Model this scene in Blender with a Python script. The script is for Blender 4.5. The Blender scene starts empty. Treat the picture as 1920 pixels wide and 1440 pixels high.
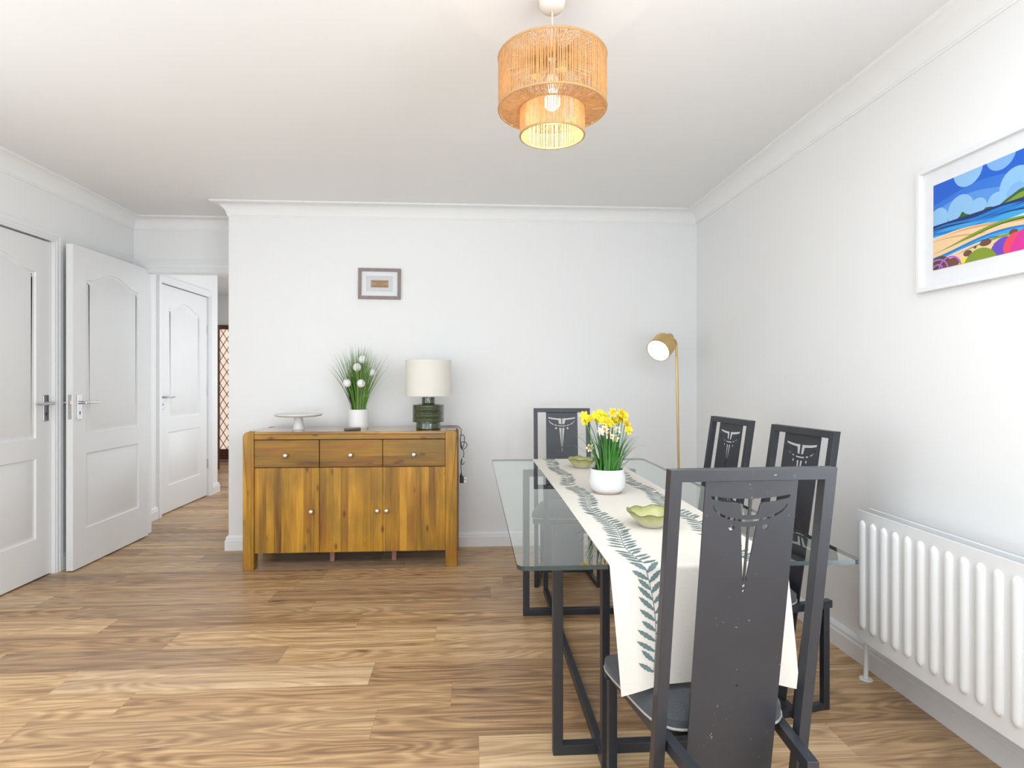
import bpy, math, random
from mathutils import Vector, Matrix
from mathutils.geometry import tessellate_polygon, delaunay_2d_cdt
random.seed(7)
PI = math.pi
S = bpy.context.scene
C = S.collection

# ------------------------------------------------------------------ camera
cam_d = bpy.data.cameras.new('camera')
cam = bpy.data.objects.new('camera', cam_d)
C.objects.link(cam)
cam.location = (0, 0, 1.165)
cam.rotation_euler = (PI / 2, 0, -math.atan(64 / 1080))
cam_d.sensor_width = 36
cam_d.lens = 36 * 1080 / 1920
cam_d.shift_x = 10 / 1920
cam_d.shift_y = -8 / 1920
cam_d.clip_start = 0.05
S.camera = cam

# ------------------------------------------------------------------ light
S.view_settings.view_transform = 'Standard'
S.view_settings.look = 'None'
S.view_settings.gamma = 1
S.view_settings.use_curve_mapping = False
S.view_settings.exposure = 0.24
w = bpy.data.worlds.new('world')
S.world = w
w.use_nodes = True
w.node_tree.nodes['Background'].inputs[0].default_value = (0.85, 0.92, 1, 1)
w.node_tree.nodes['Background'].inputs[1].default_value = 1.0


def area(name, loc, rot, sx, sy, power, col):
    d = bpy.data.lights.new(name, 'AREA')
    d.shape = 'RECTANGLE'
    d.size = sx
    d.size_y = sy
    d.energy = power
    d.color = col
    o = bpy.data.objects.new(name, d)
    C.objects.link(o)
    o.location = loc
    o.rotation_euler = rot
    return o


# daylight through the tall window behind the camera
area('daylight_window', (-1.25, -3.93, 1.2), (PI / 2, 0, 0), 1.6, 2.05, 15, (0.89, 0.95, 1.0))
area('daylight_window', (0.40, -3.93, 1.2), (PI / 2, 0, 0), 1.6, 2.05, 15, (0.89, 0.95, 1.0))
area('side_fill', (-2.50, 1.10, 1.25), (PI / 2, 0, -PI / 2), 1.9, 1.7, 16, (0.89, 0.95, 1.0))  # added fill on the left wall, out of view, evens out the room
area('side_fill', (1.585, -0.55, 1.25), (PI / 2, 0, PI / 2), 2.2, 1.8, 52, (0.86, 0.935, 1.0))  # added fill on the right wall, out of view, lifts the left-hand doors
# added upward fill behind the camera, brightens the ceiling
area('ceiling_fill', (-0.4, -1.5, 0.7), (math.radians(172), 0, 0), 3.2, 2.6, 74, (0.66, 0.83, 1.0))
# added soft fill under the ceiling, out of view, brightens floor and walls
area('overhead_fill', (-0.15, 0.1, 2.33), (0, 0, 0), 2.6, 2.4, 32, (0.84, 0.93, 1.0))
# added fills, hidden from the camera, that brighten the hallway
area('hall_fill', (-1.68, 6.2, 1.25), (PI / 2, 0, PI / 2), 3.0, 1.9, 16, (0.90, 0.95, 1.0))
area('far_hall_fill', (-2.4, 7.9, 2.33), (0, 0, 0), 0.8, 0.6, 5, (0.95, 0.97, 1.0))


# ------------------------------------------------------------------ node helper
class NT:
    def __init__(s, name):
        s.mat = bpy.data.materials.new(name)
        s.mat.use_nodes = True
        s.t = s.mat.node_tree
        s.b = s.t.nodes['Principled BSDF']
        s.out = s.t.nodes['Material Output']

    def n(s, kind, **kw):
        nd = s.t.nodes.new(kind)
        for k, v in kw.items():
            setattr(nd, k, v)
        return nd

    def put(s, sock, v):
        if hasattr(v, 'is_linked') or hasattr(v, 'links'):
            s.t.links.new(v, sock)
        else:
            if sock.type == 'RGBA' and len(v) == 3:
                v = (*v, 1)
            sock.default_value = v

    def m(s, op, a, b=0.0, c=0.0):
        nd = s.n('ShaderNodeMath', operation=op)
        s.put(nd.inputs[0], a)
        s.put(nd.inputs[1], b)
        s.put(nd.inputs[2], c)
        return nd.outputs[0]

    def vec(s, x, y, z=0.0):
        nd = s.n('ShaderNodeCombineXYZ')
        for i, q in enumerate((x, y, z)):
            s.put(nd.inputs[i], q)
        return nd.outputs[0]

    def sep(s, v):
        nd = s.n('ShaderNodeSeparateXYZ')
        s.put(nd.inputs[0], v)
        return nd.outputs

    def noise(s, v, scale=1, detail=3, rough=0.5, dist=0.0):
        nd = s.n('ShaderNodeTexNoise')
        s.put(nd.inputs['Vector'], v)
        nd.inputs['Scale'].default_value = scale
        nd.inputs['Detail'].default_value = detail
        nd.inputs['Roughness'].default_value = rough
        nd.inputs['Distortion'].default_value = dist
        return nd.outputs['Fac']

    def white(s, v):
        nd = s.n('ShaderNodeTexWhiteNoise')
        s.put(nd.inputs['Vector'], v)
        return nd.outputs['Value']

    def ramp(s, f, stops):
        nd = s.n('ShaderNodeValToRGB')
        s.put(nd.inputs[0], f)
        el = nd.color_ramp.elements
        while len(el) < len(stops):
            el.new(0.5)
        for e, (p, c) in zip(el, stops):
            e.position = p
            e.color = (*c, 1) if len(c) == 3 else c
        return nd.outputs[0]

    def mix(s, f, a, b, mode='MIX'):
        nd = s.n('ShaderNodeMix', data_type='RGBA', blend_type=mode)
        s.put(nd.inputs['Factor'], f)
        s.put(nd.inputs['A'] if False else nd.inputs[6], a)
        s.put(nd.inputs[7], b)
        return nd.outputs[2]

    def rng(s, f, a, b, c=0.0, d=1.0):
        nd = s.n('ShaderNodeMapRange')
        s.put(nd.inputs[0], f)
        for i, q in enumerate((a, b, c, d)):
            nd.inputs[i + 1].default_value = q
        return nd.outputs[0]

    def bump(s, h, strength=0.3, dist=0.002):
        nd = s.n('ShaderNodeBump')
        nd.inputs['Strength'].default_value = strength
        nd.inputs['Distance'].default_value = dist
        s.put(nd.inputs['Height'], h)
        s.t.links.new(nd.outputs[0], s.b.inputs['Normal'])

    def pos(s):
        return s.n('ShaderNodeNewGeometry').outputs['Position']

    def obj(s):
        return s.n('ShaderNodeTexCoord').outputs['Object']

    def base(s, c=None, rough=0.5, metal=0.0, spec=None, coat=None):
        if c is not None:
            s.put(s.b.inputs['Base Color'], c)
        s.put(s.b.inputs['Roughness'], rough)
        s.b.inputs['Metallic'].default_value = metal
        if spec is not None:
            s.b.inputs['Specular IOR Level'].default_value = spec
        if coat is not None:
            s.b.inputs['Coat Weight'].default_value = coat
        return s.mat


def plain(name, c, rough=0.5, metal=0.0, spec=None, var=0.04, scale=30, bump=0.0, coat=None):
    n = NT(name)
    f = n.noise(n.obj(), scale, 3)
    a = tuple(max(0, x * (1 - var)) for x in c)
    b = tuple(min(1, x * (1 + var)) for x in c)
    n.base(n.mix(f, a, b), rough, metal, spec, coat)
    if bump:
        n.bump(f, bump)
    return n.mat


def sr(r, g, b):
    return tuple(((x / 255) / 12.92 if x <= 10 else ((x / 255 + 0.055) / 1.055) ** 2.4) for x in (r, g, b))


M = {}
M['wall'] = plain('wall_paint', (0.88, 0.878, 0.870), 0.85, var=0.008, scale=4)
M['ceiling'] = plain('ceiling_paint', (0.90, 0.898, 0.89), 0.9, var=0.008, scale=3)
M['trim'] = plain('white_gloss_trim', (0.86, 0.86, 0.865), 0.35, var=0.005)
M['door'] = plain('white_door_paint', (0.83, 0.83, 0.825), 0.32, var=0.008, scale=8, bump=0.03)
M['dark'] = plain('dark_gap', (0.03, 0.028, 0.026), 0.8)
M['chrome'] = plain('brushed_chrome', (0.62, 0.62, 0.63), 0.22, 1.0)
M['steel'] = plain('satin_steel_knob', (0.78, 0.75, 0.72), 0.3, 1.0)
M['brassy'] = plain('latch_brass', (0.55, 0.45, 0.33), 0.35, 1.0)
M['rad'] = plain('radiator_enamel', (0.85, 0.86, 0.865), 0.3, var=0.003)
M['gold'] = plain('brushed_gold', (0.72, 0.50, 0.20), 0.34, 0.85, var=0.05)
M['black_plastic'] = plain('black_plastic', (0.012, 0.011, 0.013), 0.35)
M['cable'] = plain('dark_cable', (0.09, 0.075, 0.06), 0.5)
M['grey_plastic'] = plain('grey_plastic', (0.13, 0.115, 0.115), 0.45)
M['stoneware'] = plain('white_stoneware', (0.80, 0.79, 0.76), 0.45, var=0.02)
M['white_ceramic'] = plain('white_ceramic', (0.84, 0.84, 0.83), 0.3, var=0.01)
M['glazed'] = plain('glazed_white_ceramic', (0.70, 0.725, 0.70), 0.12, var=0.02, coat=0.5)
M['clay'] = plain('pale_pink_clay', (0.66, 0.47, 0.43), 0.7)
M['soil'] = plain('dark_moss', (0.05, 0.07, 0.03), 0.9, var=0.4, scale=90)
M['frame_brown'] = plain('taupe_wood_frame', (0.27, 0.215, 0.195), 0.5, var=0.18, scale=18)
M['mount'] = plain('white_mount_card', (0.80, 0.80, 0.82), 0.7)
M['mount_bevel'] = plain('mount_bevel', (0.66, 0.68, 0.69), 0.7)
M['plaque'] = plain('bronze_label', (0.42, 0.27, 0.14), 0.5, var=0.15, scale=60)
M['ink'] = plain('dark_ink', (0.12, 0.07, 0.04), 0.6)
M['white_frame'] = plain('white_lacquer_frame', (0.84, 0.85, 0.86), 0.3)
M['cord'] = plain('cream_flex', (0.70, 0.64, 0.48), 0.6)
M['rose'] = plain('cream_plastic', (0.80, 0.745, 0.66), 0.5)
M['redwood'] = plain('dark_red_brown_timber', (0.115, 0.035, 0.02), 0.4, var=0.3, scale=12)
M['lead'] = plain('lead_came', (0.28, 0.2, 0.15), 0.5)
M['foot'] = plain('pinkish_foot', (0.42, 0.2, 0.15), 0.6)
M['shade_inner'] = plain('white_shade_lining', (0.9, 0.88, 0.84), 0.5)


def emis(name, col, strength):
    n = NT(name)
    n.base(col, 0.6)
    n.put(n.b.inputs['Emission Color'], col)
    n.b.inputs['Emission Strength'].default_value = strength
    return n.mat


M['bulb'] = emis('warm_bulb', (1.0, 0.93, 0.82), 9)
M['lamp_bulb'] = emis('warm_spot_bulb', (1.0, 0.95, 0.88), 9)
M['door_glass'] = emis('glowing_door_glass', sr(246, 226, 208), 0.55)  # daylight behind the pane is put in as an even glow

# black painted metal with a few pale scuffs
def metal_black(name, scuff):
    n = NT(name)
    p = n.obj()
    f1 = n.noise(p, 7, 4)
    col = n.mix(f1, (0.016, 0.018, 0.023), (0.031, 0.034, 0.044))
    f2 = n.noise(p, 120, 2, 0.6)
    f3 = n.noise(p, 9, 2)
    sp = n.m('MULTIPLY', n.rng(f2, 0.72 - scuff, 0.77 - scuff), n.rng(f3, 0.52, 0.62))
    col = n.mix(sp, col, (0.42, 0.42, 0.42))
    n.base(col, 0.38, 0.0, 0.55)
    return n.mat


M['black'] = metal_black('black_painted_steel', 0.02)
M['tube'] = metal_black('grey_black_steel_tube', 0.0)


# floor: wood-effect planks running left-right
def floor_mat():
    n = NT('wood_effect_floor')
    x, y, z = n.sep(n.pos())[:3]
    v = n.m('DIVIDE', n.m('SUBTRACT', y, 2.57), 0.171)
    row = n.m('FLOOR', v)
    fv = n.m('FRACT', v)
    # where the butt joints fall in each row of planks
    off = n.m('MULTIPLY', n.white(n.vec(row, 3.7)), 1.17)
    for k, x0 in ((1, -0.548), (0, -0.168), (-1, -0.80), (-2, -0.40), (-3, -0.078), (-4, -0.335), (-5, 0.02)):
        eq = n.m('COMPARE', row, k, 0.2)
        off = n.m('ADD', n.m('MULTIPLY', off, n.m('SUBTRACT', 1.0, eq)), n.m('MULTIPLY', eq, x0))
    xu = n.m('DIVIDE', n.m('SUBTRACT', x, off), 1.172)
    col = n.m('FLOOR', xu)
    fu = n.m('FRACT', xu)
    idn = n.white(n.vec(row, col, 1.3))
    id2 = n.white(n.vec(row, col, 8.1))
    ox = n.m('ADD', x, n.m('MULTIPLY', idn, 37.0))
    oy = n.m('ADD', y, n.m('MULTIPLY', id2, 11.0))
    # cathedral rings from contour lines of a stretched noise
    big = n.noise(n.vec(n.m('MULTIPLY', ox, 1.0), n.m('MULTIPLY', oy, 7.5)), 1, 2.5, 0.42, 0.3)
    ring = n.m('SINE', n.m('MULTIPLY', big, 105.0))
    ring = n.rng(ring, -1, 1, 0, 1)
    fine = n.noise(n.vec(n.m('MULTIPLY', ox, 5.0), n.m('MULTIPLY', oy, 170.0)), 1, 4, 0.7)
    band = n.noise(n.vec(n.m('MULTIPLY', ox, 0.55), n.m('MULTIPLY', oy, 24.0)), 1, 4, 0.6)
    t = n.m('ADD', n.m('MULTIPLY', band, 0.56), n.m('MULTIPLY', ring, 0.11))
    t = n.m('ADD', t, n.m('MULTIPLY', fine, 0.32))
    t = n.m('ADD', t, n.m('MULTIPLY', n.m('SUBTRACT', idn, 0.5), 0.17))
    t = n.m('MULTIPLY_ADD', t, 1.45, -0.235)
    c = n.ramp(t, [(0.22, sr(128, 98, 70)), (0.38, sr(163, 128, 92)), (0.52, sr(190, 153, 111)), (0.66, sr(212, 177, 132)), (0.82, sr(232, 202, 160))])
    # greyish planks
    c = n.mix(n.rng(id2, 0.55, 1.0, 0.0, 0.38), c, n.mix(t, sr(132, 112, 94), sr(208, 184, 156)))
    # knots
    kv = n.n('ShaderNodeTexVoronoi')
    n.put(kv.inputs['Vector'], n.vec(n.m('MULTIPLY', ox, 1.9), n.m('MULTIPLY', oy, 6.0)))
    kv.inputs['Scale'].default_value = 1.0
    kd = kv.outputs['Distance']
    kn = n.rng(kd, 0.02, 0.12, 0.8, 0.0)
    c = n.mix(kn, c, sr(92, 66, 48))
    # joints
    j1 = n.m('LESS_THAN', n.m('ABSOLUTE', n.m('SUBTRACT', fv, 0.5)), 0.494)
    j2 = n.m('LESS_THAN', n.m('ABSOLUTE', n.m('SUBTRACT', fu, 0.5)), 0.4988)
    j = n.m('MULTIPLY', j1, j2)
    c = n.mix(n.rng(j, 0, 1, 0.22, 0.0), c, sr(96, 70, 50))
    n.base(c, n.rng(fine, 0.2, 0.8, 0.30, 0.44), spec=0.45)
    n.bump(fine, 0.06)
    return n.mat


M['floor'] = floor_mat()


def acacia(name, vertical=True, strip=0.045, bright=1.0, seed=0.0):
    n = NT(name)
    x, y, z = n.sep(n.obj())[:3]
    a, b = (n.m('ADD', x, n.m('MULTIPLY', y, 0.9)), z) if vertical else (z, n.m('ADD', x, n.m('MULTIPLY', y, 0.9)))
    v = n.m('DIVIDE', n.m('ADD', a, 5 + seed), strip)
    v = n.m('ADD', v, n.m('MULTIPLY', n.noise(n.vec(n.m('FLOOR', v), 0.3), 3, 0), 0.3))
    row = n.m('FLOOR', v)
    r1 = n.white(n.vec(row, seed + 1.1))
    r2 = n.white(n.vec(row, seed + 6.4))
    ga = n.m('ADD', a, n.m('MULTIPLY', r1, 5.0))
    gb = n.m('ADD', b, n.m('MULTIPLY', r2, 9.0))
    grain = n.noise(n.vec(n.m('MULTIPLY', ga, 90.0), n.m('MULTIPLY', gb, 3.5)), 1, 4, 0.6, 0.5)
    band = n.noise(n.vec(n.m('MULTIPLY', ga, 14.0), n.m('MULTIPLY', gb, 1.4)), 1, 3, 0.5, 0.4)
    t = n.m('ADD', n.m('MULTIPLY', grain, 0.36), n.m('MULTIPLY', band, 0.55))
    t = n.m('ADD', t, n.m('MULTIPLY', r1, 0.22))
    t = n.m('MULTIPLY_ADD', t, 1.3, -0.16)
    k = bright
    c = n.ramp(t, [(0.30, tuple(q * k for q in sr(98, 62, 26))), (0.43, tuple(q * k for q in sr(146, 102, 32))),
                   (0.58, tuple(q * k for q in sr(176, 128, 36))), (0.78, tuple(q * k for q in sr(204, 150, 52)))])
    # red-brown and olive patches
    pt = n.noise(n.vec(n.m('MULTIPLY', ga, 6), n.m('MULTIPLY', gb, 2.0)), 1, 2)
    c = n.mix(n.rng(pt, 0.5, 0.7, 0, 0.6), c, sr(142, 78, 34))
    pt2 = n.noise(n.vec(n.m('MULTIPLY', a, 5), n.m('MULTIPLY', b, 3.0), 4.0), 1, 3)
    c = n.mix(n.rng(pt2, 0.45, 0.7, 0, 0.6), c, sr(122, 98, 38))
    kv = n.n('ShaderNodeTexVoronoi')
    n.put(kv.inputs['Vector'], n.vec(n.m('MULTIPLY', ga, 13), n.m('MULTIPLY', gb, 5.5)))
    kv.inputs['Scale'].default_value = 1.0
    c = n.mix(n.rng(kv.outputs['Distance'], 0.03, 0.17, 0.85, 0.0), c, sr(88, 46, 26))
    fe = n.m('FRACT', v)
    ed = n.m('LESS_THAN', fe, 0.03)
    c = n.mix(n.m('MULTIPLY', ed, 0.35), c, sr(90, 52, 24))
    n.base(c, 0.33, spec=0.45)
    n.bump(grain, 0.05)
    return n.mat


M['ac_v'] = acacia('acacia_vertical', True)
M['ac_v2'] = acacia('acacia_vertical_leg', True, 0.09, 1.0, 2.7)
M['ac_h'] = acacia('acacia_horizontal', False, 0.05, 0.82, 1.7)
M['ac_top'] = acacia('acacia_top', False, 0.06, 0.9, 0.4)
M['ac_top'].node_tree.nodes['Principled BSDF'].inputs['Roughness'].default_value = 0.13
M['ac_top'].node_tree.nodes['Principled BSDF'].inputs['Coat Weight'].default_value = 0.6
M['ac_top'].node_tree.nodes['Principled BSDF'].inputs['Coat Roughness'].default_value = 0.1
M['ac_dark'] = plain('dark_carcass_wood', sr(84, 44, 32), 0.45, var=0.2)

# table glass: clear top face with mirror reflection, green edge
n = NT('clear_glass_face')
tr = n.n('ShaderNodeBsdfTransparent')
tr.inputs[0].default_value = (0.90, 0.945, 0.93, 1)
gl = n.n('ShaderNodeBsdfGlossy')
gl.inputs['Roughness'].default_value = 0.004
gl.inputs[0].default_value = (0.93, 0.97, 0.96, 1)
fr = n.n('ShaderNodeFresnel')
fr.inputs[0].default_value = 1.95
mx = n.n('ShaderNodeMixShader')
n.t.links.new(fr.outputs[0], mx.inputs[0])
n.t.links.new(tr.outputs[0], mx.inputs[1])
n.t.links.new(gl.outputs[0], mx.inputs[2])
n.t.links.new(mx.outputs[0], n.out.inputs[0])
M['glass_top'] = n.mat
n = NT('clear_glass_underside')
tr = n.n('ShaderNodeBsdfTransparent')
tr.inputs[0].default_value = (0.985, 0.995, 0.99, 1)
n.t.links.new(tr.outputs[0], n.out.inputs[0])
M['glass_under'] = n.mat
M['glass_edge'] = plain('green_glass_edge', (0.012, 0.032, 0.034), 0.12, spec=0.7)

# linen shade
n = NT('linen_shade')
p = n.obj()
xx, yy, zz = n.sep(p)[:3]
ang = n.m('ARCTAN2', yy, xx)
wv = n.noise(n.vec(n.m('MULTIPLY', ang, 90), n.m('MULTIPLY', zz, 900)), 1, 2)
wv2 = n.noise(n.vec(n.m('MULTIPLY', ang, 30), n.m('MULTIPLY', zz, 120)), 1, 2)
f = n.m('MULTIPLY_ADD', wv, 0.5, n.m('MULTIPLY', wv2, 0.5))
n.base(n.mix(f, (0.72, 0.68, 0.60), (0.90, 0.87, 0.80)), 0.85)
n.bump(wv, 0.2)
M['linen'] = n.mat

# green reactive glaze
n = NT('green_glaze')
f = n.noise(n.obj(), 22, 4, 0.6)
n.base(n.mix(f, (0.018, 0.028, 0.009), (0.07, 0.09, 0.032)), 0.08, spec=0.6, coat=1.0)
n.b.inputs['Coat Roughness'].default_value = 0.04
M['green_glaze'] = n.mat

# seat fabric
n = NT('grey_seat_fabric')
p = n.obj()
f = n.noise(p, 420, 2, 0.6)
f2 = n.noise(p, 8, 2)
n.base(n.mix(f, (0.02, 0.022, 0.026), n.mix(f2, (0.06, 0.066, 0.075), (0.11, 0.12, 0.13))), 0.9)
n.b.inputs['Sheen Weight'].default_value = 0.15
n.bump(f, 0.4)
M['fabric'] = n.mat
M['fabric_side'] = plain('cream_woven_hem', (0.36, 0.345, 0.31), 0.9, var=0.3, scale=300, bump=0.4)

# runner cloth
n = NT('cream_linen_cloth')
p = n.obj()
f = n.noise(p, 260, 2, 0.6)
f2 = n.noise(p, 5, 2)
n.base(n.mix(f, (0.64, 0.595, 0.53), n.mix(f2, (0.73, 0.69, 0.625), (0.77, 0.73, 0.665))), 0.9)
n.bump(f, 0.15)
M['linen_cloth'] = n.mat
n = NT('teal_leaf_print')
f = n.noise(n.obj(), 180, 2, 0.6)
n.base(n.mix(f, (0.09, 0.135, 0.135), (0.17, 0.235, 0.235)), 0.9)
M['leaf_print'] = n.mat

# raffia
n = NT('natural_raffia')
f = n.noise(n.obj(), 60, 3, 0.6)
rc = n.mix(f, (0.50, 0.27, 0.095), (0.90, 0.60, 0.29))
n.base(rc, 0.75)
tl = n.n('ShaderNodeBsdfTranslucent')
n.put(tl.inputs[0], rc)
mx = n.n('ShaderNodeMixShader')
mx.inputs[0].default_value = 0.4
n.t.links.new(n.b.outputs[0], mx.inputs[1])
n.t.links.new(tl.outputs[0], mx.inputs[2])
n.t.links.new(mx.outputs[0], n.out.inputs[0])
M['raffia'] = n.mat
M['raffia_rim'] = plain('raffia_wrapped_rim', (0.47, 0.28, 0.12), 0.8, var=0.25, scale=120, bump=0.3)

# foliage
def leafy(name, a, b):
    n = NT(name)
    f = n.noise(n.obj(), 26, 2)
    n.base(n.mix(f, a, b), 0.45)
    return n.mat


M['grass'] = leafy('grass_blade', (0.05, 0.16, 0.02), (0.24, 0.44, 0.08))
M['grass_tip'] = leafy('purple_grass_blade', (0.07, 0.055, 0.06), (0.10, 0.13, 0.06))
M['leaf'] = leafy('daffodil_leaf', (0.02, 0.10, 0.015), (0.09, 0.32, 0.04))
M['leaf_dark'] = leafy('dark_leaf', (0.008, 0.035, 0.015), (0.02, 0.07, 0.02))
M['yellow'] = plain('yellow_petal', (0.88, 0.72, 0.03), 0.55, var=0.08)
M['orange'] = plain('orange_trumpet', (0.90, 0.48, 0.03), 0.55, var=0.1)
M['cream_petal'] = plain('cream_petal', (0.88, 0.80, 0.68), 0.55)
M['white_petal'] = plain('white_pompon', (0.88, 0.88, 0.87), 0.7, bump=0.5, scale=250)
# scalloped bowl
n = NT('green_and_cream_glaze')
x_, y_, z_ = n.sep(n.obj())[:3]
t = n.m('ADD', n.m('MULTIPLY', z_, 15.0), n.m('MULTIPLY', n.noise(n.obj(), 40, 3), 0.35))
n.base(n.ramp(t, [(0.25, (0.60, 0.55, 0.40)), (0.6, (0.47, 0.46, 0.22)), (0.85, (0.25, 0.27, 0.07)), (1.0, (0.13, 0.14, 0.04))]), 0.15, spec=0.6)
M['bowl'] = n.mat
M['bowl_rim'] = plain('olive_rim', (0.13, 0.125, 0.05), 0.2)


# ------------------------------------------------------------------ mesh builder
class MB:
    def __init__(s):
        s.v, s.f, s.mi = [], [], []

    def add(s, vs, fs, mi=0):
        o = len(s.v)
        s.v += [tuple(q) for q in vs]
        s.f += [tuple(i + o for i in f) for f in fs]
        s.mi += [mi] * len(fs)
        return s

    def box(s, x0, x1, y0, y1, z0, z1, mi=0):
        vs = [(x, y, z) for z in (z0, z1) for y in (y0, y1) for x in (x0, x1)]
        return s.add(vs, [(0, 2, 3, 1), (4, 5, 7, 6), (0, 1, 5, 4), (2, 6, 7, 3), (0, 4, 6, 2), (1, 3, 7, 5)], mi)

    def bar(s, p, q, w, h, up=(0, 0, 1), mi=0):
        p, q = Vector(p), Vector(q)
        d = (q - p).normalized()
        a = d.cross(Vector(up))
        if a.length < 1e-4:
            a = d.cross(Vector((0, 1, 0)))
        a.normalize()
        b = a.cross(d).normalized()
        vs = []
        for c in (p, q):
            for i, j in ((-1, -1), (1, -1), (1, 1), (-1, 1)):
                vs.append(c + a * (i * w / 2) + b * (j * h / 2))
        return s.add(vs, [(0, 1, 2, 3), (7, 6, 5, 4), (0, 4, 5, 1), (1, 5, 6, 2), (2, 6, 7, 3), (3, 7, 4, 0)], mi)

    def tube(s, pts, r, n=8, mi=0, closed=False):
        pts = [Vector(p) for p in pts]
        N = len(pts)
        rs = r if isinstance(r, (list, tuple)) else [r] * N
        vs, fs = [], []
        prev = None
        for i, p in enumerate(pts):
            if closed:
                d = pts[(i + 1) % N] - pts[i - 1]
            else:
                d = pts[min(i + 1, N - 1)] - pts[max(i - 1, 0)]
            d.normalize()
            if prev is None:
                a = d.orthogonal().normalized()
            else:
                a = (prev - d * prev.dot(d))
                a = a.normalized() if a.length > 1e-6 else d.orthogonal().normalized()
            prev = a
            b = d.cross(a)
            for k in range(n):
                t = 2 * PI * k / n
                vs.append(p + (a * math.cos(t) + b * math.sin(t)) * rs[i])
        L = N if closed else N - 1
        for i in range(L):
            j = (i + 1) % N
            for k in range(n):
                fs.append((i * n + k, i * n + (k + 1) % n, j * n + (k + 1) % n, j * n + k))
        if not closed:
            fs.append(tuple(range(n - 1, -1, -1)))
            fs.append(tuple((N - 1) * n + k for k in range(n)))
        return s.add(vs, fs, mi)

    def lathe(s, prof, n=40, c=(0, 0, 0), mi=0, mat=None):
        """prof: list of (r,z); r==0 ends close to a point"""
        vs, fs = [], []
        idx = []
        for r, z in prof:
            if r < 1e-6:
                idx.append([len(vs)])
                vs.append(Vector((0, 0, z)))
            else:
                idx.append(list(range(len(vs), len(vs) + n)))
                for k in range(n):
                    t = 2 * PI * k / n
                    vs.append(Vector((r * math.cos(t), r * math.sin(t), z)))
        for a, b in zip(idx[:-1], idx[1:]):
            for k in range(n):
                k2 = (k + 1) % n
                if len(a) == 1 and len(b) == 1:
                    continue
                if len(a) == 1:
                    fs.append((a[0], b[k2], b[k]))
                elif len(b) == 1:
                    fs.append((a[k], a[k2], b[0]))
                else:
                    fs.append((a[k], a[k2], b[k2], b[k]))
        if mat is not None:
            vs = [mat @ q for q in vs]
        cc = Vector(c)
        return s.add([q + cc for q in vs], fs, mi)

    def plate(s, contours, t, fn, mi=0):
        """flat plate with holes: contours in (u,v), thickness t, fn(u,v,w)->xyz, w in 0..t"""
        flat = [(u, v) for c in contours for (u, v) in c]
        if len(contours) == 1:
            tris = tessellate_polygon([[Vector((u, v, 0)) for u, v in c] for c in contours])
        else:
            ed, o = [], 0
            for c in contours:
                ed += [(o + i, o + (i + 1) % len(c)) for i in range(len(c))]
                o += len(c)
            res = delaunay_2d_cdt([Vector(q) for q in flat], ed, [], 1, 1e-7)
            nvx, orig = res[0], res[3]
            mp = [og[0] for og in orig]

            def inside(x, y):
                k = False
                for c in contours:
                    for i in range(len(c)):
                        (xa, ya), (xb, yb) = c[i - 1], c[i]
                        if (ya > y) != (yb > y) and x < (xb - xa) * (y - ya) / (yb - ya) + xa:
                            k = not k
                return k
            tris = []
            for tr in res[2]:
                cx_ = sum(nvx[i][0] for i in tr) / 3
                cy_ = sum(nvx[i][1] for i in tr) / 3
                if inside(cx_, cy_):
                    tris.append([mp[i] for i in tr])
        n = len(flat)
        vs = [fn(u, v, 0) for u, v in flat]
        fs = [tuple(tr) for tr in tris]
        if t:
            vs += [fn(u, v, t) for u, v in flat]
            fs += [tuple(i + n for i in reversed(tr)) for tr in tris]
            o = 0
            for c in contours:
                L = len(c)
                for i in range(L):
                    j = (i + 1) % L
                    fs.append((o + i, o + j, n + o + j, n + o + i))
                o += L
        return s.add(vs, fs, mi)

    def ribbon(s, pts, widths, side, mi=0):
        """flat blade along pts"""
        vs, fs = [], []
        sd = Vector(side).normalized()
        for p, wd in zip(pts, widths):
            p = Vector(p)
            vs += [p - sd * wd / 2, p + Vector((sd.y, -sd.x, 0)) * wd * 0.18, p + sd * wd / 2]
        for i in range(len(pts) - 1):
            a, b = i * 3, i * 3 + 3
            fs += [(a, a + 1, b + 1, b), (a + 1, a + 2, b + 2, b + 1)]
        return s.add(vs, fs, mi)

    def build(s, name, mats, parent=None, smooth=None, bevel=0.0, seg=2, recalc=True):
        me = bpy.data.meshes.new(name)
        me.from_pydata(s.v, [], s.f)
        for m_ in (mats if isinstance(mats, (list, tuple)) else [mats]):
            me.materials.append(m_)
        for p, k in zip(me.polygons, s.mi):
            p.material_index = k
        if recalc:
            import bmesh
            bm = bmesh.new()
            bm.from_mesh(me)
            bmesh.ops.recalc_face_normals(bm, faces=bm.faces)
            bm.to_mesh(me)
            bm.free()
        me.update()
        if smooth is not None:
            for p in me.polygons:
                p.use_smooth = True
            me.set_sharp_from_angle(angle=math.radians(smooth))
        o = bpy.data.objects.new(name, me)
        C.objects.link(o)
        if parent is not None:
            o.parent = parent
        if bevel:
            b = o.modifiers.new('bevel', 'BEVEL')
            b.width = bevel
            b.segments = seg
            b.limit_method = 'ANGLE'
            b.angle_limit = math.radians(40)
        return o


def thing(name, label, cat, loc=(0, 0, 0), rz=0, group=None):
    o = bpy.data.objects.new(name, None)
    C.objects.link(o)
    o.empty_display_size = 0.1
    o.location = loc
    o.rotation_euler = (0, 0, rz)
    o['label'] = label
    o['category'] = cat
    if group:
        o['group'] = group
    return o


def tag(o, label, cat, group=None):
    o['label'] = label
    o['category'] = cat
    if group:
        o['group'] = group
    return o


def struct(o):
    o['kind'] = 'structure'
    return o


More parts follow.
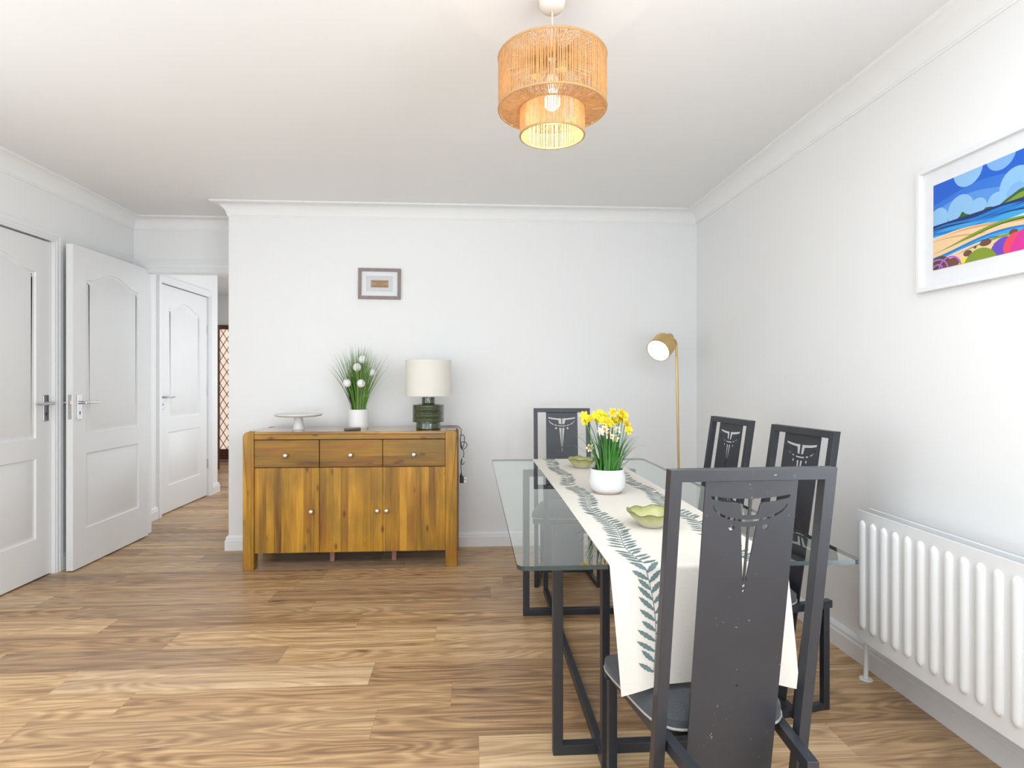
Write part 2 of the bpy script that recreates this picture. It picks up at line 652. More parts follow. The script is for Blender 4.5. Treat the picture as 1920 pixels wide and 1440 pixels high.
def ssplit(pts, n=8, closed=False):
    """catmull-rom through points"""
    P = [Vector(p) for p in pts]
    out = []
    N = len(P)
    rngs = range(N if closed else N - 1)
    for i in rngs:
        if closed:
            p0, p1, p2, p3 = P[i - 1], P[i], P[(i + 1) % N], P[(i + 2) % N]
        else:
            p0, p1, p2, p3 = P[max(i - 1, 0)], P[i], P[i + 1], P[min(i + 2, N - 1)]
        for k in range(n):
            t = k / n
            out.append(0.5 * ((2 * p1) + (p2 - p0) * t + (2 * p0 - 5 * p1 + 4 * p2 - p3) * t * t + (3 * p1 - p0 - 3 * p2 + p3) * t ** 3))
    if not closed:
        out.append(P[-1])
    return out


# ================================================================== the room
XR, YB, XC, YH, XL = 1.605, 4.045, -1.665, 4.45, -2.52
YR = -3.95
ZC = 2.37
b = MB().box(-4.4, 1.75, -4.2, 8.7, -0.1, 0)
struct(b.build('floor', M['floor']))
b = MB().box(-4.4, 1.75, -4.2, 8.7, ZC, ZC + 0.1)
struct(b.build('ceiling', M['ceiling']))
b = MB().box(XR, XR + 0.12, YR, YB + 0.12, 0, ZC)
struct(b.build('wall_right', M['wall']))
b = MB().box(XC, XR, YB, YB + 0.12, 0, ZC)
struct(b.build('wall_back', M['wall']))
b = MB().box(XC, XC + 0.12, YB + 0.12, 8.5, 0, ZC)
struct(b.build('wall_hall_right', M['wall']))
D1a, D1b = 2.852, 3.622
b = MB().box(XL - 0.12, XL, YR, D1a, 0, ZC).box(XL - 0.12, XL, D1a, D1b, 1.998, ZC).box(XL - 0.12, XL, D1b, YH, 0, ZC)
b.box(XL - 0.16, XL - 0.12, D1a - 0.1, D1b + 0.1, 0, 2.1)
struct(b.build('wall_left', M['wall']))
XJ = -2.452
b = MB().box(XL - 0.12, XJ, YH, YH + 0.11, 0, ZC).box(XJ, XC, YH, YH + 0.11, 1.988, ZC)
struct(b.build('wall_header', M['wall']))
XH = -2.65
D3a, D3b = 5.066, 5.952
b = MB().box(XH - 0.12, XH, YH + 0.11, D3a, 0, ZC).box(XH - 0.12, XH, D3a, D3b, 1.998, ZC).box(XH - 0.12, XH, D3b, 6.165, 0, ZC)
b.box(XH - 0.16, XH - 0.12, D3a - 0.1, D3b + 0.1, 0, 2.1)
struct(b.build('wall_hall_left', M['wall']))
b = MB().box(-4.3, XH - 0.12, 6.045, 6.165, 0, ZC)
struct(b.build('wall_hall_return', M['wall']))
b = MB().box(-4.4, -4.3, 6.045, 8.5, 0, ZC)
struct(b.build('wall_hall_side', M['wall']))
b = MB().box(-4.4, XC + 0.12, 8.5, 8.62, 0, ZC)
struct(b.build('wall_hall_far', M['wall']))
# rear wall with the window opening behind the camera
b = MB().box(XL - 0.12, -2.1, YR - 0.12, YR, 0, ZC).box(1.15, XR + 0.12, YR - 0.12, YR, 0, ZC)
b.box(-2.1, 1.15, YR - 0.12, YR, 0, 0.1).box(-2.1, 1.15, YR - 0.12, YR, 2.27, ZC)
struct(b.build('wall_rear', M['wall']))
b = MB()
for x0, x1 in ((-2.1, -2.04), (-0.51, -0.44), (1.09, 1.15)):
    b.box(x0, x1, YR - 0.07, YR - 0.01, 0.1, 2.27)
for z0, z1 in ((0.1, 0.16), (2.21, 2.27)):
    b.box(-2.04, 1.09, YR - 0.07, YR - 0.01, z0, z1)
struct(b.build('window_1', M['trim']))
for nm, xa, xb, ya, yb, za, zb in (('fill_light_frame_1', XL, XL + 0.03, 0.09, 2.11, 0.34, 2.16), ('fill_light_frame_2', XR - 0.03, XR, -1.71, 0.61, 0.29, 2.21)):  # added frames around the side fill lights, no openings behind them
    b = MB().box(xa, xb, ya, ya + 0.05, za, zb).box(xa, xb, yb - 0.05, yb, za, zb).box(xa, xb, ya + 0.05, yb - 0.05, za, za + 0.05).box(xa, xb, ya + 0.05, yb - 0.05, zb - 0.05, zb)
    struct(b.build(nm, M['trim']))


def sweep(path, prof, name, mat):
    """profile (d,z) swept on the left-hand side of the 2D path, mitred"""
    P = [Vector(p) for p in path]
    N = len(P)
    nor = []
    for i in range(N):
        def nl(a, c):
            d = (c - a).normalized()
            return Vector((-d.y, d.x))
        if i == 0:
            m_ = nl(P[0], P[1])
        elif i == N - 1:
            m_ = nl(P[-2], P[-1])
        else:
            a, c = nl(P[i - 1], P[i]), nl(P[i], P[i + 1])
            m_ = (a + c) / (1 + a.dot(c))
        nor.append(m_)
    b = MB()
    K = len(prof)
    vs = []
    for i in range(N):
        for d, z in prof:
            q = P[i] + nor[i] * d
            vs.append((q.x, q.y, z))
    fs = []
    for i in range(N - 1):
        for k in range(K):
            k2 = (k + 1) % K
            fs.append((i * K + k, i * K + k2, (i + 1) * K + k2, (i + 1) * K + k))
    fs.append(tuple(range(K)))
    fs.append(tuple((N - 1) * K + k for k in reversed(range(K))))
    b.add(vs, fs)
    return struct(b.build(name, mat, smooth=30))


cov = [(0.0, ZC), (0.092, ZC), (0.092, ZC - 0.007), (0.086, ZC - 0.008)]
for k in range(0, 9):
    t = k / 8 * PI / 2
    cov.append((0.010 + 0.074 * (1 - math.sin(t)), ZC - 0.010 - 0.070 * (1 - math.cos(t))))
cov += [(0.006, ZC - 0.082), (0.005, ZC - 0.090), (0.0, ZC - 0.090)]
sweep([(XR, YR), (XR, YB), (XC, YB), (XC, YH), (XL, YH), (XL, YR)], cov, 'trim_1', M['ceiling'])
sk = [(0, 0), (0.019, 0), (0.019, 0.068), (0.014, 0.074), (0.013, 0.078), (0.015, 0.082), (0.012, 0.092), (0.005, 0.1), (0, 0.1)]
sweep([(XR, YR), (XR, YB), (XC, YB), (XC, YH), (XC, YH + 0.4)], sk, 'baseboard_back', M['trim'])
sweep([(XL, YH), (XL, D1b + 0.065)], sk, 'baseboard_left', M['trim'])
sweep([(XH, D3a - 0.065), (XH, YH + 0.11)], sk, 'baseboard_hall', M['trim'])
sweep([(XH - 0.12, 6.165), (XH, 6.165), (XH, D3b + 0.065)], sk, 'baseboard_hall_corner', M['trim'])
sweep([(-1.7, 8.5), (-2.6, 8.5)], sk, 'baseboard_far', M['trim'])


def architrave(name, org, rz, u0, u1, zt, wd=0.062, legs=True):
    """stepped door casing, local front is -y"""
    b = MB()
    for d0, d1, t in ((0.0, wd, 0.012), (0.012, wd - 0.012, 0.017), (0.030, wd - 0.006, 0.021)):
        outer = [(u0 - d1, 0), (u0 - d1, zt + d1), (u1 + d1, zt + d1), (u1 + d1, 0), (u1 + d0, 0), (u1 + d0, zt + d0), (u0 - d0, zt + d0), (u0 - d0, 0)]
        b.plate([outer], t, lambda u, v, w_: (u, -w_, v))
    o = b.build(name, M['trim'])
    o.location = org
    o.rotation_euler = (0, 0, rz)
    return struct(o)


architrave('trim_2', (XL, 0, 0), PI / 2, D1a, D1b, 1.995)
architrave('trim_3', (XH, 0, 0), PI / 2, D3a, D3b, 1.995)
# casing over the opening to the hall
b = MB()
for z0, z1, t in ((1.975, 2.062, 0.014), (1.99, 2.045, 0.019), (2.0, 2.03, 0.023), (1.966, 1.978, 0.010)):
    b.box(XL if z1 > 2 else XJ - 0.01, XC, YH - t, YH, z0, z1)
b.box(XJ, XC, YH, YH + 0.11, 1.968, 1.988)
b.box(XJ - 0.05, XJ, YH - 0.014, YH, 0, 1.99)
struct(b.build('trim_4', M['trim'], bevel=0.002))
# stops of the two closed doors, coloured near-black as shade in the gaps
for nm, xw, a, c in (('trim_5', XL, D1a, D1b), ('trim_6', XH, D3a, D3b)):
    b = MB().box(xw - 0.07, xw - 0.052, a, a + 0.02, 0, 1.998).box(xw - 0.07, xw - 0.052, c - 0.02, c, 0, 1.998).box(xw - 0.07, xw - 0.052, a, c, 1.978, 1.998)
    struct(b.build(nm, M['dark']))


# ------------------------------------------------------------------ doors
def offset_poly(pts, d):
    n_ = len(pts)
    out = []
    for i in range(n_):
        a, b_, c = Vector(pts[i - 1]), Vector(pts[i]), Vector(pts[(i + 1) % n_])
        e1, e2 = (b_ - a).normalized(), (c - b_).normalized()
        n1, n2 = Vector((-e1.y, e1.x)), Vector((-e2.y, e2.x))
        q = (n1 + n2) / (1 + n1.dot(n2))
        out.append(tuple(b_ + q * d))
    return out


def moulded_panel(b, pts):
    """pts ccw (u,v); recessed moulding with raised field"""
    rings = [(pts, 0.0), (offset_poly(pts, 0.006), 0.008), (offset_poly(pts, 0.012), 0.0095), (offset_poly(pts, 0.018), 0.009), (offset_poly(pts, 0.036), 0.0025)]
    n_ = len(pts)
    vs = [(u, dp, v) for ring, dp in rings for u, v in ring]
    fs = []
    for r in range(len(rings) - 1):
        for i in range(n_):
            j = (i + 1) % n_
            fs.append((r * n_ + i, r * n_ + j, (r + 1) * n_ + j, (r + 1) * n_ + i))
    o = (len(rings) - 1) * n_
    tr = tessellate_polygon([[Vector((u, v, 0)) for u, v in rings[-1][0]]])
    fs += [tuple(o + i for i in t) for t in tr]
    b.add(vs, fs)


def door_leaf(name, org, rz, wd, mg=0.118):
    lo = [(mg, 0.238), (wd - mg, 0.238), (wd - mg, 0.705), (mg, 0.705)]
    up = [(mg, 0.822), (wd - mg, 0.822), (wd - mg, 1.792)]
    u0, u1 = mg, wd - mg
    K = 22
    for k in range(1, K):
        t = k / K
        a = min(1, max(0, (min(t, 1 - t) - 0.10) / 0.40))
        up.append((u1 + (u0 - u1) * t, 1.795 + 0.068 * math.sin(a * PI / 2) ** 1.4))
    up.append((u0, 1.792))
    b = MB()
    body = [(0, 0.008), (wd, 0.008), (wd, 1.988), (0, 1.988)]
    b.plate([body, lo, up], 0, lambda u, v, w_: (u, 0, v))
    moulded_panel(b, lo)
    moulded_panel(b, up)
    t = 0.040
    vs = [(0, 0, 0.008), (wd, 0, 0.008), (wd, 0, 1.988), (0, 0, 1.988), (0, t, 0.008), (wd, t, 0.008), (wd, t, 1.988), (0, t, 1.988)]
    b.add(vs, [(0, 1, 5, 4), (1, 2, 6, 5), (2, 3, 7, 6), (3, 0, 4, 7), (4, 5, 6, 7)])
    o = b.build(name, M['door'], smooth=25)
    o.location = org
    o.rotation_euler = (0, 0, rz)
    return struct(o)


def lever(door, u, z, sgn, front=-1, y0=0.0):
    """plate + lever, lever points along sgn*u, sits on local y=y0 facing front"""
    f = front
    b = MB()
    b.plate([[(u - 0.021, z - 0.075), (u + 0.021, z - 0.075), (u + 0.021, z + 0.08), (u - 0.021, z + 0.08)]], 0.007, lambda a, v, w_: (a, y0 + f * w_, v))
    pl = b.build('handle_plate', M['chrome'], door, bevel=0.002)
    b = MB()
    b.tube([(u, y0 + f * 0.006, z + 0.03), (u, y0 + f * 0.03, z + 0.03), (u, y0 + f * 0.045, z + 0.03)], 0.0095, 12)
    pts = ssplit([(u - sgn * 0.004, y0 + f * 0.045, z + 0.03), (u + sgn * 0.03, y0 + f * 0.047, z + 0.031), (u + sgn * 0.08, y0 + f * 0.046, z + 0.028), (u + sgn * 0.125, y0 + f * 0.043, z + 0.031)], 5)
    b.tube(pts, [0.0095 - 0.003 * i / len(pts) for i in range(len(pts))], 12)
    b.build('lever_handle', M['chrome'], pl, smooth=50)
    b = MB().tube([(u, y0 + f * 0.0071, z - 0.03), (u, y0 + f * 0.0085, z - 0.03)], 0.0045, 10)
    b.box(u - 0.0015, u + 0.0015, min(y0 + f * 0.007, y0 + f * 0.0085), max(y0 + f * 0.007, y0 + f * 0.0085), z - 0.045, z - 0.03)
    b.build('keyhole', M['dark'], pl)


d1 = door_leaf('door_1', (XL - 0.010, D1a + 0.003, 0), PI / 2, D1b - D1a - 0.006)
lever(d1, 0.716, 0.995, -1)
d2 = door_leaf('door_2', (-2.413, 3.634, 0), PI / 2, 0.808)
lever(d2, 0.052, 0.995, 1)
lever(d2, 0.052, 0.995, 1, 1, 0.040)
b = MB().box(-0.0012, 0.0, 0.009, 0.028, 0.925, 1.075)
b.build('latch_plate', M['chrome'], d2)
b = MB().box(-0.008, 0.0, 0.013, 0.023, 1.018, 1.034).box(-0.002, 0, 0.015, 0.021, 0.975, 0.99)
b.build('latch', M['brassy'], d2)
d3 = door_leaf('door_3', (XH - 0.010, D3a + 0.003, 0), PI / 2, D3b - D3a - 0.006, 0.145)
lever(d3, 0.045, 0.985, 1)
for z in (1.62, 1.02, 0.28):
    b = MB().tube([(0.882, -0.006, z), (0.882, -0.006, z + 0.09)], 0.006, 10)
    b.build('hinge', M['chrome'], d3, smooth=50)

# glazed brown front door at the far end of the hall
b = MB()
dx0, dx1 = -3.645, -2.80
b.plate([[(dx0, 0.03), (dx1, 0.03), (dx1, 1.945), (dx0, 1.945)], [(dx0 + 0.04, 0.175), (dx0 + 0.04, 1.885), (dx1 - 0.10, 1.885), (dx1 - 0.10, 0.175)]], 0.045, lambda u, v, w_: (u, 8.44 + w_, v))
fd = struct(b.build('door_4', M['redwood'], bevel=0.003))
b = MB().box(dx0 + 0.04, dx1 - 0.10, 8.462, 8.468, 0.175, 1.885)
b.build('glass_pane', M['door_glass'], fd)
b = MB()
px, pz = 0.098, 0.157
gx0, gx1, gz0, gz1 = dx0 + 0.04, dx1 - 0.10, 0.175, 1.885
for sgn in (1, -1):
    for k in range(-20, 30):
        # diamond lead lines clipped to the pane
        pts = []
        x_start = gx0 + k * px
        for t in (0, 1):
            zz = gz0 + t * (gz1 - gz0)
            xx = x_start + sgn * (zz - gz0) * px / pz
            pts.append((xx, zz))
        (xa, za), (xb, zb) = pts
        def clip(xa, za, xb, zb):
            dxx, dzz = xb - xa, zb - za
            t0, t1 = 0, 1
            for p_, q_ in ((-dxx, xa - gx0), (dxx, gx1 - xa)):
                if abs(p_) < 1e-9:
                    continue
                r_ = q_ / p_
                if p_ < 0:
                    t0 = max(t0, r_)
                else:
                    t1 = min(t1, r_)
            return (t0, t1)
        t0, t1 = clip(xa, za, xb, zb)
        if t1 - t0 > 0.01:
            b.bar((xa + (xb - xa) * t0, 8.459, za + (zb - za) * t0), (xa + (xb - xa) * t1, 8.459, za + (zb - za) * t1), 0.009, 0.004, (0, 1, 0))
b.build('lead_lines', M['lead'], fd)
# brown inner leaf standing open beside it
od = MB().bar((-3.160, 7.35, 0.945), (-3.515, 8.08, 0.945), 0.045, 1.79).build('door_5', M['redwood'], bevel=0.003)
struct(od)
for z in (1.42, 1.02, 0.66):
    MB().box(-3.165, -3.135, 7.365, 7.385, z, z + 0.06).build('door_handle', M['chrome'], od, bevel=0.003)

# ================================================================== pendant lamp
PX, PY = 0.250, 1.80
t = thing('pendant_lamp', 'two-tier natural raffia string drum pendant hanging from the ceiling, lit', 'ceiling lamp', (PX, PY, ZC))
b = MB().lathe([(0, -0.048), (0.012, -0.048), (0.030, -0.044), (0.039, -0.032), (0.042, -0.012), (0.044, 0), (0, 0)], 40)
b.build('ceiling_rose', M['rose'], t, smooth=50)
b = MB().tube([(0, 0, -0.046), (0.001, 0, -0.12), (0.001, 0, -0.262)], 0.0028, 8)
b.build('cord', M['cord'], t, smooth=60)
ZT, ZM, ZB = -0.197, -0.356, -0.438
RB, RS = 0.168, 0.100


def weave(nst, fn0, fn1, wd, b, jit=0.0):
    for k in range(nst):
        a = 2 * PI * (k + random.uniform(-jit, jit)) / nst
        p0, p1 = Vector(fn0(a)), Vector(fn1(a))
        wv_ = wd * random.uniform(0.75, 1.2)
        mid = p0.lerp(p1, 0.5) + Vector((random.uniform(-1, 1), random.uniform(-1, 1), 0)) * 0.0006
        b.tube([p0, mid, p1], wv_ / 2, 5)


b = MB()
cy = lambda r, z: (lambda a: (r * math.cos(a), r * math.sin(a), z))
weave(152, cy(RB, ZT), cy(RB, ZM), 0.0036, b, 0.30)
weave(120, cy(RB, ZT), cy(0.018, ZT + 0.0), 0.0030, b, 0.25)
weave(150, cy(RB, ZM), cy(RS, ZM), 0.0034, b, 0.28)
b.build('upper_drum_strings', M['raffia'], t, smooth=60)
b = MB()
weave(112, cy(RS, ZM), cy(RS, ZB), 0.0040, b, 0.28)
b.build('lower_drum_strings', M['raffia'], t, smooth=60)
for nm, r, z, rr in (('rim_ring', RB, ZT, 0.0038), ('rim_ring', RB, ZM, 0.0038), ('rim_ring', RS, ZM, 0.003), ('rim_ring', RS, ZB, 0.0036), ('hub_ring', 0.018, ZT, 0.004)):
    b = MB().tube([(r * math.cos(2 * PI * k / 72), r * math.sin(2 * PI * k / 72), z) for k in range(72)], rr, 8, closed=True)
    b.build(nm, M['raffia_rim'], t, smooth=60)
b = MB()
for k in range(3):
    a = 2 * PI * k / 3 + PI / 6
    b.tube([(0.03 * math.cos(a), 0.03 * math.sin(a), ZT - 0.002), (RB * math.cos(a), RB * math.sin(a), ZT - 0.002)], 0.0022, 6)
    a2 = a + 0.5
    b.lathe([(0, 0), (0.018, 0), (0.018, 0.02), (0, 0.02)], 16, (0.05 * math.cos(a2), 0.05 * math.sin(a2), ZT - 0.055))
b.build('wire_spider', M['raffia_rim'], t, smooth=50)
b = MB().lathe([(0, -0.25), (0.016, -0.252), (0.020, -0.262), (0.020, -0.292), (0.017, -0.297), (0, -0.297)], 24)
b.build('bulb_holder', M['rose'], t, smooth=50)
b = MB()
prof = [(0, -0.297), (0.014, -0.297), (0.016, -0.308)]
for k in range(0, 13):
    a = -PI / 2 * 0.75 + k / 12 * (PI / 2 * 1.75)
    prof.append((0.026 * math.cos(a), -0.332 - 0.026 * math.sin(a)))
prof[-1] = (0, prof[-1][1])
b.lathe(prof, 24)
b.build('bulb', M['bulb'], t, smooth=60)
ld = bpy.data.lights.new('pendant_light', 'POINT')
ld.energy = 2.4
ld.color = (1.0, 0.86, 0.68)
ld.shadow_soft_size = 0.03
lo = bpy.data.objects.new('pendant_light', ld)
C.objects.link(lo)
lo.parent = t
lo.location = (0, 0, -0.385)

# ================================================================== sideboard
t = thing('sideboard', 'acacia wood sideboard with three drawers above three doors', 'sideboard', (-0.7485, 3.605, 0))
W2, DP, HT = 0.6525, 0.405, 0.846


def rounded_leg_contour(x0, x1, sgn, r=0.035):
    pts = []
    if sgn < 0:
        pts = [(x1, 0.0), (x1, HT)]
        for k in range(7):
            a = PI / 2 + k / 6 * PI / 2
            pts.append((x0 + r + r * math.cos(a), HT - r + r * math.sin(a)))
        pts.append((x0, 0.0))
    else:
        pts = [(x0, 0.0), (x0, HT)]
        for k in range(7):
            a = PI / 2 - k / 6 * PI / 2
            pts.append((x1 - r + r * math.cos(a), HT - r + r * math.sin(a)))
        pts.append((x1, 0.0))
    return pts


LW = 0.066
for sgn in (-1, 1):
    x0, x1 = (-W2, -W2 + LW) if sgn < 0 else (W2 - 0.073, W2)
    b = MB().plate([rounded_leg_contour(x0, x1, sgn)], 0.072, lambda u, v, w_: (u, w_, v))
    b.build('leg', M['ac_v2'], t, bevel=0.003)
    b = MB().plate([rounded_leg_contour(x0, x1, sgn)], 0.072, lambda u, v, w_: (u, DP - 0.072 + w_, v))
    b.build('leg', M['ac_v2'], t, bevel=0.003)
XA, XB = -W2 + LW, W2 - 0.073
b = MB().box(XA, XB, 0.004, DP, HT - 0.018, HT - 0.0005).box(-W2 + 0.012, XA - 0.0002, 0.0725, DP - 0.0725, HT - 0.03, HT - 0.0005).box(XB + 0.0002, W2 - 0.012, 0.0725, DP - 0.0725, HT - 0.03, HT - 0.0005)
b.build('top', M['ac_top'], t, bevel=0.003)
b = MB().box(XA, XB, 0.006, 0.03, HT - 0.048, HT - 0.0185)
b.build('top_rail', M['ac_h'], t, bevel=0.002)
b = MB().box(XA, XB, 0.028, DP - 0.02, 0.10, HT - 0.03).box(-W2 + 0.02, XA, 0.073, DP - 0.073, 0.10, HT - 0.045).box(XB, W2 - 0.02, 0.073, DP - 0.073, 0.10, HT - 0.045)
b.build('carcass', M['ac_dark'], t)


def knob(x, z, parent):
    m_ = Matrix.Rotation(PI / 2, 4, 'X')
    b = MB().lathe([(0, 0), (0.006, 0), (0.006, 0.008), (0.013, 0.012), (0.0155, 0.018), (0.014, 0.024), (0.008, 0.028), (0, 0.0285)], 20, (x, 0.007, z), mat=m_)
    b.build('knob', M['steel'], parent, smooth=50)


dw = [(-0.5845, -0.196), (-0.192, 0.190), (0.194, 0.578)]
for i, (a, c) in enumerate(dw):
    b = MB().box(a, c, 0.006 + (0.003 if i == 1 else 0), 0.028, 0.6265, 0.7935)
    o = b.build('drawer', M['ac_h'], t, bevel=0.002)
    knob((a + c) / 2 + (0.0 if i else -0.004), 0.70, o)
for i, (a, c) in enumerate(dw):
    b = MB().box(a, c + (0.0025 if i < 2 else 0), 0.008, 0.028, 0.10, 0.6225)
    o = b.build('door', M['ac_v'], t, bevel=0.002)
    knob((c - 0.044, c - 0.029, a + 0.024)[i], 0.354, o)
for x in (-0.15, 0.243):
    b = MB().box(x - 0.015, x + 0.015, 0.15, 0.19, 0.0, 0.10)
    b.build('centre_foot', M['foot'], t, bevel=0.003)

# ---- cake stand
t = thing('cake_stand', 'white stoneware cake stand on the left end of the sideboard', 'cake stand', (-1.113, 3.765, 0.846))
b = MB().lathe([(0, 0.096), (0.125, 0.096), (0.138, 0.101), (0.145, 0.101), (0.147, 0.097), (0.140, 0.088), (0.12, 0.084), (0, 0.084)], 56)
b.build('plate', M['stoneware'], t, smooth=50)
b = MB().lathe([(0, 0.0), (0.036, 0.0), (0.037, 0.006), (0.033, 0.02), (0.029, 0.05), (0.026, 0.075), (0.027, 0.084), (0, 0.084)], 40)
b.build('pedestal', M['stoneware'], t, smooth=50)

# ---- pompon grass plant
t = thing('potted_grass', 'white cylinder pot of artificial grass with white pompon flowers on the sideboard', 'potted plant', (-0.752, 3.86, 0.846))
b = MB().lathe([(0, 0), (0.061, 0), (0.062, 0.008), (0.0655, 0.011), (0.0665, 0.122), (0.064, 0.124), (0.060, 0.122), (0.059, 0.105), (0, 0.105)], 48)
b.build('pot', M['white_ceramic'], t, smooth=40)
b = MB().lathe([(0, 0.112), (0.03, 0.112), (0.0585, 0.106)], 24)
b.build('moss', M['soil'], t)
b = MB()
rg = random.Random(3)
for k in range(230):
    a = rg.uniform(0, 2 * PI)
    r0 = 0.045 * math.sqrt(rg.random())
    sp = rg.uniform(0.0, 1.0) ** 1.7
    h = rg.uniform(0.30, 0.455) * (1 - 0.16 * sp)
    r1 = r0 + 0.02 + 0.17 * sp
    ca, sa = math.cos(a), math.sin(a)
    pts, wd = [], []
    for i in range(7):
        q = i / 6
        rr = r0 + (r1 - r0) * (0.35 * q + 0.65 * q ** 2.0)
        pts.append((rr * ca, rr * sa * 0.8, 0.108 + h * q))
        wd.append(0.0055 * (1 - q ** 2.2) + 0.0006)
    b.ribbon(pts, wd, (math.cos(a + 1.2), math.sin(a + 1.2), 0), 1 if rg.random() < 0.14 else 0)
b.build('grass_blades', [M['grass'], M['grass_tip']], t, smooth=80, recalc=False)
for dx, h, dy in ((0.036, 0.452, -0.055), (0.006, 0.400, -0.08), (-0.060, 0.297, -0.07), (0.032, 0.295, -0.085), (0.090, 0.365, 0.0)):
    b = MB().tube(ssplit([(dx * 0.3, dy * 0.3, 0.108), (dx * 0.55, dy * 0.6, 0.108 + h * 0.4), (dx, dy, h - 0.01)], 5), 0.0014, 6)
    o = b.build('flower_stem', M['grass'], t, smooth=60)
    b = MB()
    R_ = 0.0255
    prof = [(R_ * math.sin(PI * i / 12), -R_ * math.cos(PI * i / 12)) for i in range(13)]
    b.lathe(prof, 22, (dx, dy, h))
    # ruffled petals
    for k in range(120):
        z_ = 1 - 2 * (k + 0.5) / 120
        a = k * 2.39996
        rr = math.sqrt(1 - z_ * z_)
        nrm = Vector((rr * math.cos(a), rr * math.sin(a), z_))
        s1 = nrm.orthogonal().normalized() * 0.0035
        s2 = nrm.cross(s1)
        c0 = Vector((dx, dy, h)) + nrm * R_ * 0.97
        b.add([c0 - s1 - s2 * 0.6, c0 + s1 - s2 * 0.6, c0 + nrm * 0.0035 + s2], [(0, 1, 2)])
    b.build('pompon_flower', M['white_petal'], o, recalc=False)

# ---- remote control
t = thing('remote_control', 'small grey remote lying in front of the grass pot', 'remote control', (-0.757, 3.690, 0.846), math.radians(38))
b = MB().box(-0.05, 0.05, -0.019, 0.019, 0, 0.014)
b.build('body', M['grey_plastic'], t, bevel=0.004, seg=3)
b = MB()
for i in range(5):
    for j in range(3):
        b.box(-0.038 + i * 0.015, -0.030 + i * 0.015, -0.012 + j * 0.009, -0.007 + j * 0.009, 0.0135, 0.0155)
b.build('buttons', M['steel'], t)

# ---- table lamp
t = thing('table_lamp', 'ribbed green glazed table lamp with cream linen drum shade on the sideboard', 'table lamp', (-0.288, 3.785, 0.846))
prof = [(0, 0), (0.078, 0), (0.082, 0.004), (0.081, 0.03), (0.079, 0.040)]
k = 0
z = 0.046
prof.append((0.092, 0.046))
while z < 0.150:
    prof.append((0.1035 + 0.0012 * math.sin(z * 900), z))
    z += 0.0022
prof += [(0.103, 0.152), (0.099, 0.158), (0.06, 0.164), (0.044, 0.166), (0.0425, 0.170), (0.043, 0.18), (0.0425, 0.186), (0.043, 0.192), (0.0425, 0.203), (0.040, 0.206), (0, 0.206)]
b = MB().lathe(prof, 64)
b.build('base', M['green_glaze'], t, smooth=35)
b = MB().tube([(0, 0, 0.20), (0, 0, 0.232)], 0.009, 14).tube([(0, 0, 0.23), (0, 0, 0.28)], 0.016, 14)
b.build('lamp_holder', M['steel'], t, smooth=50)
b = MB().lathe([(0.148, 0.214), (0.148, 0.446), (0.1455, 0.446), (0.1455, 0.214), (0.148, 0.214)], 72)
for k in range(3):
    a = 2 * PI * k / 3
    b.tube([(0.014 * math.cos(a), 0.014 * math.sin(a), 0.25), (0.146 * math.cos(a), 0.146 * math.sin(a), 0.235)], 0.0015, 6)
b.build('shade', M['linen'], t, smooth=40)


def sbx(cx_, cy_):
    """side cable sketch (crop units) -> local lamp coords, plane beside the sideboard"""
    px = 850 + cx_ / 11.08
    py = 790 + cy_ / 11.08
    X_ = -0.067 + (px - 867) * 0.00350 + 0.288
    Z_ = 1.165 - (py - 712) * 0.00350 - 0.846
    return X_, Z_


cab = [(-0.02, 0.075, 0.02), (0.02, 0.13, 0.006), (0.12, 0.15, 0.0045), (0.185, 0.12, 0.0045), (0.206, 0.10, -0.01)]
sk1 = [(150, 200), (128, 330), (125, 430), (180, 560), (215, 440), (220, 330), (180, 280), (130, 330), (130, 470), (190, 580), (270, 520), (255, 450), (190, 430), (140, 470), (150, 560), (195, 610), (205, 700), (170, 800), (160, 860), (175, 905), (215, 850), (205, 740), (160, 800), (145, 880), (160, 1100)]
yy0 = 0.02
for i, (a, c) in enumerate(sk1):
    X_, Z_ = sbx(a + 12, c)
    if X_ < 0.209:
        X_ = 0.209
    cab.append((X_, 0.06 - 0.05 * min(1, i / 6) + 0.004 * math.sin(i * 2.1), Z_))
b = MB().tube(ssplit(cab, 6), 0.0025, 7)
o = b.build('cable', M['cable'], t, smooth=60)
X_, Z_ = sbx(178, 1200)
b = MB().box(X_ - 0.014, X_ + 0.013, -0.012, 0.036, Z_ - 0.024, Z_ + 0.016).lathe([(0.012, 0), (0.006, 0.014), (0.003, 0.026), (0, 0.026)], 14, (X_ - 0.004, 0.012, Z_ + 0.014))
pl = b.build('plug', M['black_plastic'], o, bevel=0.003)
b = MB().box(X_ + 0.013, X_ + 0.030, -0.008, -0.004, Z_ - 0.016, Z_ - 0.010).box(X_ + 0.013, X_ + 0.030, 0.028, 0.032, Z_ - 0.016, Z_ - 0.010).box(X_ + 0.013, X_ + 0.034, 0.010, 0.014, Z_ + 0.002, Z_ + 0.009)
b.build('pins', M['chrome'], pl)
X_, Z_ = sbx(215, 790)
b = MB().box(X_ - 0.008, X_ + 0.008, 0.0, 0.001, Z_ - 0.014, Z_ + 0.014)
b.build('care_tag', M['mount'], o)

